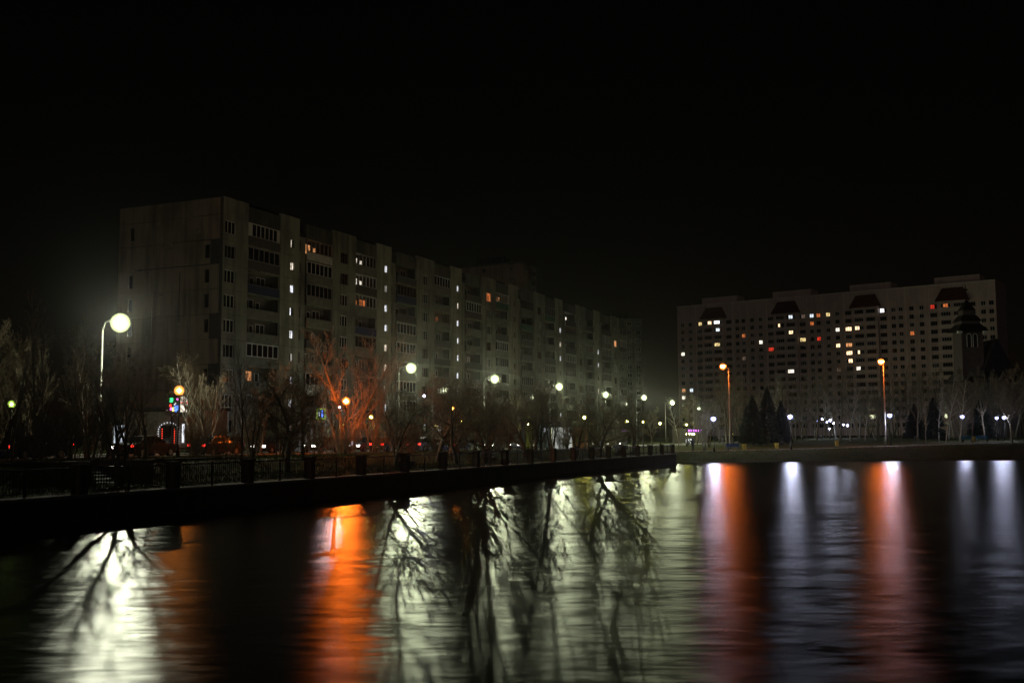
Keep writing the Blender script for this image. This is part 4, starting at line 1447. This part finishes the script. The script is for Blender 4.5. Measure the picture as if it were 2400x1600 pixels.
# ================================================================ CARS
def car_parts(color, kind_):
    """returns list of (name, mesh, [(sub name, mesh)]) ; car faces +x, origin on the ground at its centre"""
    L, W = (4.3, 1.72) if kind_ != 'van' else (5.0, 1.9)
    if kind_ == 'sedan':
        low = [(-2.15, .5), (-2.12, .86), (-1.45, .95), (0.75, .93), (1.6, .85), (2.1, .70), (2.15, .45)]
        cab = [(-1.55, .94), (-0.95, 1.40), (0.2, 1.43), (0.95, .92)]
    elif kind_ == 'hatch':
        low = [(-2.0, .5), (-2.02, .9), (-1.8, .96), (0.85, .95), (1.6, .85), (1.95, .70), (2.0, .45)]
        cab = [(-1.88, .95), (-1.55, 1.44), (0.1, 1.48), (0.95, .94)]
    else:
        low = [(-2.5, .5), (-2.5, 1.05), (-2.3, 1.1), (1.35, 1.1), (2.2, .98), (2.46, .8), (2.5, .45)]
        cab = [(-2.45, 1.09), (-2.35, 2.0), (1.0, 2.02), (1.65, 1.09)]
    body = MB()
    def loft(prof, w0, w1, z0, mat, mb):
        zmax = max(p[1] for p in prof)
        zmin = min(p[1] for p in prof)
        k = len(prof)
        pts = []
        for sgn in (-1, 1):
            for x, z in prof:
                f = (z - zmin) / max(1e-6, zmax - zmin)
                pts.append((x, sgn * (w0 + (w1 - w0) * f) / 2, z))
        n = len(mb.v)
        mb.v += pts
        i = mb.mi(mat)
        mb.f.append(tuple(n + q for q in range(k)))
        mb.f.append(tuple(n + k + q for q in reversed(range(k))))
        mb.m += [i, i]
        for q in range(k):
            q2 = (q + 1) % k
            mb.f.append((n + q2, n + q, n + k + q, n + k + q2))
            mb.m.append(i)
    loft([(low[0][0], .22), (low[0][0] - .03, .5)] + low[1:-1] + [(low[-1][0], .45), (low[-1][0] - .05, .22)], W, W - 0.08, 0, color, body)
    cabm = MB()
    loft(cab, W - 0.12, W - 0.42, 0, color, cabm)
    glass = MB()
    g = [(cab[0][0] + .22, cab[0][1] + .06), (cab[1][0] + .1, cab[1][1] - .07), (cab[2][0] - .05, cab[2][1] - .07), (cab[3][0] - .28, cab[3][1] + .06)]
    zmin, zmax = cab[0][1], max(p[1] for p in cab)
    for sgn in (-1, 1):
        pts = []
        for x, z in g:
            f = (z - zmin) / (zmax - zmin)
            pts.append((x, sgn * ((W - .12 + (-.30) * f) / 2 + 0.012), z))
        glass.quad(pts if sgn < 0 else pts[::-1], 'glass')
    def slope(a, b, mb, out):
        (xa, za), (xb, zb) = a, b
        fa, fb = 0.12, 0.88
        pts = []
        for f, s in ((fa, -1), (fa, 1), (fb, 1), (fb, -1)):
            x, z = xa + (xb - xa) * f, za + (zb - za) * f
            ff = (z - zmin) / (zmax - zmin)
            pts.append((x + out, s * ((W - .12 - .30 * ff) / 2 - 0.1), z + 0.012))
        mb.quad(pts, 'glass')
    slope(cab[3], cab[2], glass, 0.015)
    slope(cab[0], cab[1], glass, -0.015)
    wheels = []
    for x in (low[0][0] + .78, low[-1][0] - .82):
        for s in (-1, 1):
            tm = MB()
            tm.tube([(0, s * (W / 2 - .20), 0), (0, s * (W / 2 + .01), 0)], .31, 14, 'rubber')
            rm = MB()
            rm.tube([(0, s * (W / 2 - .1), 0), (0, s * (W / 2 + .025), 0)], .19, 10, 'steel')
            wheels.append(((x, 0, .31), tm.mesh('wheel'), rm.mesh('rim')))
    xh, zh = (low[-2][0] - .02, .66) if kind_ != 'van' else (low[-2][0] - .02, .82)
    xt, zt = low[1][0] - .035, low[1][1] - .10
    lights = []
    for s in (-1, 1):
        h = MB()
        h.box((-.10, s * (W / 2 - .30) - .17, -.08), (.06, s * (W / 2 - .30) + .17, .08), 'head_lamp')
        lights.append(('headlight', h.mesh('headlight'), (xh, 0, zh - .02)))
        q = MB()
        q.box((-.035, s * (W / 2 - .22) - .14, -.08), (.06, s * (W / 2 - .22) + .14, .08), 'tail_lamp')
        lights.append(('taillight', q.mesh('taillight'), (xt, 0, zt)))
    plate = MB().box((-.02, -.26, -.06), (.02, .26, .06), 'sign_white').mesh('number_plate')
    return body.mesh('body'), cabm.mesh('cabin'), glass.mesh('windows'), wheels, lights, (plate, (xt - .0, 0, .52))
_cars = {}
def car(kind_, color, s, t_, away, label):
    key = (kind_, color)
    if key not in _cars:
        _cars[key] = car_parts(color, kind_)
    b, c, g, wh, li, pl = _cars[key]
    x, y = st(s, t_)
    a = math.atan2(FU.y, FU.x) + (0 if away else math.pi)
    t = thing('car', label, 'car', (x, y, road_z(s) + 0.035), a, 'cars on the road')
    bo = link('body', b, t)
    link('cabin', c, t)
    link('windows', g, t)
    for loc, tm, rm in wh:
        w_ = link('wheel', tm, t, loc)
        link('rim', rm, w_)
    for nm, me, loc in li:
        link(nm, me, t, loc)
    link('number_plate', pl[0], t, pl[1])
_rc = random.Random(31)
def queue(s0, s1, gap):
    out, s = [], s0
    while s < s1:
        out.append((_rc.choice(['sedan', 'hatch']), _rc.choice(['car_black', 'car_blue', 'car_green', 'car_grey', 'car_black', 'car_brown']), s))
        s += gap + _rc.uniform(-0.5, 2.2)
    return out
for i, (k_, c_, s) in enumerate([c for c in queue(-8, 136, 7.6) if c[2] < 34 or 58 < c[2] < 84]):
    car(k_, c_, s, 20.0, True, '%s car from the left in the near lane, %s with tail lamps lit' % (ORD[i], {'black': 'black', 'blue': 'dark blue'}.get(c_[4:], 'dark ' + c_[4:])))
for i, (k_, c_, s) in enumerate(queue(-10, 160, 7.2)):
    car(k_, c_, s, 24.0, False, '%s car from the left in the far lane, %s with headlamps lit' % (ORD[i], {'black': 'black', 'blue': 'dark blue'}.get(c_[4:], 'dark ' + c_[4:])))

# ================================================================ SHOPS, BUS STOP, SIGNS
def face(sx, D, y_ground=None):
    p = at(sx, 1022, D)
    return p.x, p.y, ground_z(p.x, p.y)
def px_w(n, D): return n * D / FPX

def corner_shop():
    D = 104
    x, y, z = face(395, D)
    t = thing('shop', 'small dark shop with a white lit arched entrance at the left', 'shop', (x, y, z), BRZ - math.radians(52))
    MB().box((-5.5, 0, 0), (5.5, 6, 3.6), 'shop_wall').build('wall', t)
    MB().box((-5.8, -0.5, 3.6), (5.8, 6.2, 3.9), 'roof_felt').build('roof', t)
    MB().box((-0.75, -0.06, 0.2), (0.75, 0.0, 2.2), 'glass').build('door', t)
    m = MB()
    arc = [(-0.95, -0.12, 0.3)] + [(0.95 * -math.cos(math.pi * q / 10), -0.12, 1.7 + 0.75 * math.sin(math.pi * q / 10)) for q in range(11)] + [(0.95, -0.12, 0.3)]
    for q in range(len(arc) - 1):
        a, b = Vector(arc[q]), Vector(arc[q + 1])
        n = max(1, int((b - a).length / 0.22))
        for j in range(n):
            c = a.lerp(b, (j + .5) / n)
            m.lathe(ball(0.05, 0, 3), 5, 'sign_whitelight', c)
    m.build('light_arch', t)
    m = MB()
    for q in range(7):
        for sx in (-0.6, 0.55):
            m.lathe(ball(0.055, 0, 3), 5, 'sign_redlight', (sx, -0.1, 0.5 + q * 0.22))
    m.build('red_light_string', t)
    MB().box((1.25, -0.1, 0.5), (1.45, -0.02, 2.3), 'sign_whitelight').build('light_tube', t)
    MB().box((-5.0, -0.08, 0.5), (-4.1, -0.0, 2.2), 'lit_cool').build('window', t)
corner_shop()
def festive_sign():
    D = 101.0
    x, y, z = face(408, D)
    t = thing('illuminated_sign', 'coloured light decoration on a post below the left orange globe', 'sign', (x, y, z), -0.08)
    zz = lambda yy: at(408, yy, D).z - z
    u = px_w(1, D)
    MB().tube
    p = MB(); p.tube([(-0.3, 0.06, 0), (-0.3, 0.06, zz(935))], 0.06, 6, 'black_metal'); p.build('post', t)
    b = MB(); b.box(((385 - 408) * u, 0.03, zz(972)), ((440 - 408) * u, 0.09, zz(930)), 'parapet_dark'); b.build('back_board', t)
    R = random.Random(2)
    def patch(nm, x0, y0, x1, y1, mat, n, r):
        m = MB()
        for _ in range(n):
            m.lathe(ball(r * R.uniform(.7, 1.2), 0, 3), 5, mat, ((R.uniform(x0, x1) - 408) * u, -0.03, zz(R.uniform(y0, y1))))
        m.build(nm, t)
    patch('green_lights', 396, 934, 402, 943, 'sign_green', 7, 0.09)
    patch('pink_light', 413, 935, 417, 938, 'sign_pink', 3, 0.09)
    patch('red_lights', 396, 948, 399, 953, 'sign_redlight', 3, 0.09)
    patch('magenta_lights', 396, 952, 402, 960, 'sign_pink', 5, 0.09)
    patch('yellow_lights', 402, 955, 406, 962, 'sign_yellowlight', 4, 0.1)
    patch('blue_lights', 409, 949, 418, 963, 'sign_bluelight', 12, 0.1)
    patch('white_lights', 408, 944, 411, 949, 'sign_whitelight', 3, 0.08)
    m = MB()
    m.box(((422 - 408) * u, -0.02, zz(965)), ((438 - 408) * u, 0.02, zz(930)), 'lit_white'); 
    m.build('white_panel', t)
    m = MB()
    m.box(((423 - 408) * u, -0.04, zz(945)), ((440 - 408) * u, -0.025, zz(942)), 'sign_redlight')
    m.build('red_stripe', t)
festive_sign()

def pavilion():
    D = 116.0
    x, y, z = face(722, D)
    u = px_w(1, D)
    t = thing('shop_pavilion', 'low beige flat-roofed pavilion left of the orange lit tree', 'pavilion', (x, y, z), 0.0)
    zt = at(722, 984, D).z - z
    w_ = 34 * u
    MB().box((-w_, 0.3, 0), (w_, 5, zt - 0.55), 'shop_wall').build('wall', t)
    MB().box((-w_ - 0.4, -0.5, zt - 0.55), (w_ + 0.4, 5.3, zt), 'beige_wall').build('fascia', t)
    for q in range(5):
        MB().box((-w_ + 0.2 + q * 2 * w_ / 5, 0.22, 0.5), (-w_ - 0.1 + (q + 1) * 2 * w_ / 5, 0.32, zt - 0.8), 'glass').build('window', t)
pavilion()
def pharmacy_sign():
    D = 114.5
    x, y, z = face(752, D)
    u = px_w(1, D)
    t = thing('illuminated_sign', 'blue lit sign with a lime border above the beige pavilion', 'sign', (x, y, z), 0.05)
    zz = lambda yy: at(752, yy, D).z - z
    m = MB(); m.tube([(0, 0.1, 0), (0, 0.1, zz(957))], 0.05, 6, 'black_metal'); m.build('post', t)
    a, b, c, d = -10.5 * u, 10.5 * u, zz(982), zz(957)
    MB().box((a, 0, c), (b, 0.08, d), 'navy_paint').build('board', t)
    m = MB()
    f = 0.1
    m.box((a, -0.04, c), (a + f, 0, d), 'sign_lime'); m.box((b - f, -0.04, c), (b, 0, d), 'sign_lime')
    m.box((a + f, -0.04, d - f), (b - f, 0, d), 'sign_lime'); m.box((a + f, -0.04, c), (b - f, 0, c + f), 'sign_lime')
    m.build('border_light', t)
    m = MB()
    m.box((b - 0.42, -0.05, c + .25), (b - 0.28, 0, d - .2), 'sign_bluelight')
    m.box((a + 0.25, -0.05, c + .3), (a + 0.33, 0, d - .25), 'sign_whitelight')
    m.build('light_strip', t)
pharmacy_sign()

def bus_stop():
    D = 127.0
    x, y, z = face(1256, D)
    u = px_w(1, D)
    t = thing('bus_shelter', 'glass bus shelter with dark posts left of the white kiosk', 'bus shelter', (x, y, z), 0.12)
    H = at(1256, 993, D).z - z
    a, b = -33 * u, 33 * u
    MB().box((a - .1, -1.3, H), (b + .1, 0.3, H + 0.18), 'black_metal').build('roof', t)
    for fx in (0, 0.12, 0.38, 0.46, 1.0):
        q = a + (b - a) * fx
        MB().box((q - 0.06, -0.06, 0), (q + 0.06, 0.06, H), 'black_metal').build('post', t)
    for fx0, fx1, mat in ((0.0, 0.12, 'lit_shelter'), (0.12, 0.38, 'lit_ad'), (0.46, 1.0, 'lit_shelter')):
        MB().box((a + (b - a) * fx0 + .07, 0.0, 0.35), (a + (b - a) * fx1 - .07, 0.03, H - .1), mat).build('glass_panel', t)
    MB().box((a + .4, -0.5, 0.4), (b - .4, -0.1, 0.48), 'wood').build('bench_seat', t)
    for fx in (.6, 2.9):
        MB().box((a + fx, -0.45, 0), (a + fx + .06, -0.15, 0.4), 'black_metal').build('bench_leg', t)
    MB().box((b - .75, -0.2, H - 0.9), (b - .3, -0.05, H - 0.5), 'sign_whitelight').build('lamp_panel', t)
glow('lit_shelter', (0.55, 0.75, 0.70), 0.06, 0.3)
glow('lit_ad', (0.55, 0.60, 0.08), 0.09, 0.4)
bus_stop()
def bus_sign():
    D = 125.5
    x, y, z = face(1222, D)
    u = px_w(1, D)
    t = thing('bus_stop_sign', 'blue bus stop sign with a white bus symbol on a post', 'sign', (x, y, z), 0.0)
    zz = lambda yy: at(1222, yy, D).z - z
    m = MB(); m.tube([(0.12, 0.08, 0), (0.12, 0.08, zz(969))], 0.05, 6, 'black_metal'); m.build('post', t)
    a, b, c, d = -5.6 * u, 5.6 * u, zz(988), zz(968)
    MB().box((a, 0, c), (b, 0.05, d), 'sign_blue').build('board', t)
    m = MB()
    for q in (a, b - 0.03): m.box((q, -0.012, c + .35), (q + 0.03, 0, d), 'sign_white')
    m.build('edge_strip', t)
    m = MB()
    cz = (c + d) / 2 + 0.08
    m.box((-.20, -0.02, cz - .02), (.20, 0, cz + .22), 'sign_white')
    m.box((-.24, -0.02, cz - .18), (.24, 0, cz - .03), 'sign_white')
    m.box((-.20, -0.02, cz - .28), (-.08, 0, cz - .18), 'sign_white')
    m.box((.08, -0.02, cz - .28), (.20, 0, cz - .18), 'sign_white')
    m.box((-.15, -0.03, cz + .03), (.15, -0.02, cz + .17), 'sign_blue')
    m.build('bus_symbol', t)
bus_sign()
glow('wall_glow', (0.88, 0.92, 0.84), 0.42, 0.12)  # own glow that makes the kiosk's white wall look lit
def kiosk():
    D = 136.0
    x, y, z = face(1334, D)
    u = px_w(1, D)
    t = thing('kiosk', 'white and pink kiosk with a dark flat roof beside the bus shelter', 'kiosk', (x, y, z), 0.0)
    H = at(1334, 1000, D).z - z
    a, m_, b = -40 * u, 8 * u, 42 * u
    MB().box((a, 0, 0), (m_, 3, H), 'white_paint').build('white_wall', t)
    MB().box((a + .1, -0.12, 0.25), (m_ - .1, -0.01, H - .1), 'wall_glow').build('glowing_sheet', t)  # added glowing sheet in front of the white wall to brighten it
    MB().box((m_, 0.15, 0), (b, 3, H), 'pink_paint').build('pink_wall', t)
    MB().box((a - .15, -0.3, H), (b + .15, 3.2, H + 0.75), 'navy_paint').build('fascia', t)
    MB().box((m_ + .3, 0.1, 1.0), (b - .3, 0.15, H - .5), 'parapet_dark').build('shutter', t)
    MB().box((a + .15, -0.35, H + 0.2), (a + .5, -0.3, H + 0.55), 'lit_dim').build('emblem', t)
kiosk()
def distant_shop():
    D = 275.0
    x, y, z = face(1617, D)
    u = px_w(1, D)
    t = thing('distant_shop', 'distant shop front with violet lit sign and white light garland behind the person', 'shop', (x, y, z), 0.0)
    zz = lambda yy: at(1617, yy, D).z - z
    MB().box((-4.5, 0, 0), (4.5, 6, zz(1003)), 'parapet_dark').build('wall', t)
    m = MB()
    for q in range(6):
        m.box((-0.4 + q * .62, -0.08, zz(1011)), (-0.4 + q * .62 + (.34, .2, .3, .34, .2, .3)[q], 0, zz(1006.5)), 'sign_violet')
    m.build('violet_sign', t)
    m = MB()
    R = random.Random(5)
    for q in range(26):
        m.lathe(ball(0.11, 0, 3), 5, 'sign_whitelight', ((R.uniform(1608, 1621) - 1617) * u, -0.1, zz(R.uniform(1028, 1037))))
    m.build('light_garland', t)
distant_shop()

# ================================================================ PARK FURNITURE, PERSON
def bench(x, y, rz, label, mat, scale=1.0, group='park benches'):
    t = thing('bench', label, 'bench', (x, y, ground_z(x, y)), rz, group)
    for k in range(3):
        MB().box((-0.9, -0.2 + k * 0.16, 0.42), (0.9, -0.06 + k * 0.16, 0.46), mat).build('seat_slat', t)
    for k in range(3):
        MB().box((-0.9, 0.28 + 0.03 * k, 0.55 + k * 0.15), (0.9, 0.31 + 0.03 * k, 0.67 + k * 0.15), mat).build('back_slat', t)
    for sx in (-.7, .7):
        MB().box((sx - .04, -0.2, 0), (sx + .04, 0.32, 0.42), 'black_metal').build('leg', t)
        MB().box((sx - .03, 0.31, 0.42), (sx + .03, 0.36, 1.0), 'black_metal').build('back_support', t)
for x, D, lab in ((2264, 161, 'left turquoise bench beside the white birch'), (2303, 163, 'right turquoise bench near the right edge')):
    p = at(x, 1022, D); bench(p.x, p.y, 0.0, lab, 'blue_paint')
p = at(1718, 1022, 141); bench(p.x, p.y, 0.1, 'dark blue bench on the far bank right of the brightest park lamp', 'navy_paint')
for s, lab in ((33, 'wooden bench behind the fence in front of the orange lit tree'), (47, 'wooden bench behind the fence below the second street lamp'), (84, 'wooden bench near the far end of the fence')):
    x, y = st(s, 3.6)
    bench(x, y, math.atan2(FU.y, FU.x), lab, 'wood')
def bin_(x, D, lab):
    p = at(x, 1022, D)
    t = thing('litter_bin', lab, 'litter bin', (p.x, p.y, ground_z(p.x, p.y)), 0, 'yellow litter bins')
    m = MB(); m.lathe([(0.24, 0.08), (0.28, 0.8)], 10, 'yellow_paint'); m.lathe([(0.25, 0.8), (0.02, 0.72)], 10, 'black_metal'); m.build('bin_body', t)
    m = MB(); m.lathe([(0.29, 0.76), (0.31, 0.78), (0.31, 0.84), (0.28, 0.86)], 10, 'yellow_paint'); m.build('rim', t)
    MB().box((-.05, -.05, 0), (.05, .05, .1), 'black_metal').build('foot', t)
for x, D, lab in ((1744, 143, 'yellow litter bin right of the dark blue bench'), (1820, 146, 'yellow litter bin left of the middle park lamp'), (1961, 152, 'yellow litter bin below the distant white lamp cluster'), (2282, 162, 'yellow litter bin between the two turquoise benches')):
    bin_(x, D, lab)

def person():
    p = at(1624, 1060, 139)
    z = ground_z(p.x, p.y)
    J = [(0, 0, .96), (0, 0, 1.15), (0, -.01, 1.38), (0, .0, 1.5), (0, .02, 1.60), (0, .02, 1.72),
         (-.10, 0, .92), (-.11, -.02, .50), (-.11, .02, .08), (-.12, -.12, .04),
         (.10, 0, .92), (.12, -.03, .50), (.13, .03, .08), (.15, -.10, .04),
         (-.20, 0, 1.40), (-.26, .04, 1.12), (-.20, -.16, .95), (.20, 0, 1.40), (.27, .02, 1.12), (.20, -.18, 1.02)]
    E = [(0, 1), (1, 2), (2, 3), (3, 4), (4, 5), (0, 6), (6, 7), (7, 8), (8, 9), (0, 10), (10, 11), (11, 12), (12, 13), (2, 14), (14, 15), (15, 16), (2, 17), (17, 18), (18, 19)]
    RR = [.17, .17, .16, .07, .09, .085, .10, .075, .055, .045, .10, .075, .055, .045, .085, .06, .045, .085, .06, .045]
    me = bpy.data.meshes.new('body')
    me.from_pydata(J, E, [])
    me.materials.append(MATS['cloth_dark'])
    t = thing('person', 'person in dark coat standing on the path past the end of the fence', 'person', (p.x, p.y, z + 0.05), 0.5)
    o = link('body', me, t)
    sk = o.modifiers.new('skin', 'SKIN')
    lay = me.skin_vertices[0].data if me.skin_vertices else None
    if lay is None:
        bpy.context.view_layer.objects.active = o
        bpy.ops.mesh.customdata_skin_add()
        lay = me.skin_vertices[0].data
    for i, r in enumerate(RR):
        lay[i].radius = (r, r * 0.8)
    lay[0].use_root = True
    ss = o.modifiers.new('subdiv', 'SUBSURF')
    ss.levels = ss.render_levels = 2
    m = MB(); m.lathe([(0.02, 1.62), (0.098, 1.65), (0.105, 1.72), (0.085, 1.79), (0.02, 1.83)], 10, 'hair', (0, 0.03, 0)); m.build('hair', t, smoothed=True)
    m = MB(); m.lathe([(0.24, 0.72), (0.21, 0.95), (0.17, 1.1), (0.2, 1.36), (0.09, 1.48)], 10, 'cloth_dark'); m.build('coat', t, smoothed=True)
person()

# ================================================================ AIR
HAZE = 0.00008
def haze():
    m = bpy.data.materials.new('haze_air')
    m.use_nodes = True
    nt = m.node_tree
    nt.nodes.remove(nt.nodes['Principled BSDF'])
    v = nt.nodes.new('ShaderNodeVolumePrincipled')
    v.inputs['Color'].default_value = (0.92, 0.93, 0.95, 1)
    v.inputs['Density'].default_value = HAZE
    v.inputs["Anisotropy"].default_value = 0.95
    nt.links.new(v.outputs[0], nt.nodes['Material Output'].inputs['Volume'])
    MATS['haze_air'] = m
    vs = [v.co for v in bpy.data.objects['ground'].data.vertices]
    lo = (min(v.x for v in vs) - 4, min(v.y for v in vs) - 4, -2.5)
    hi = (max(v.x for v in vs) + 4, max(v.y for v in vs) + 4, 64)
    o = MB().box(lo, hi, 'haze_air').build('haze')
    kind(o, 'stuff')
if HAZE:
    haze()
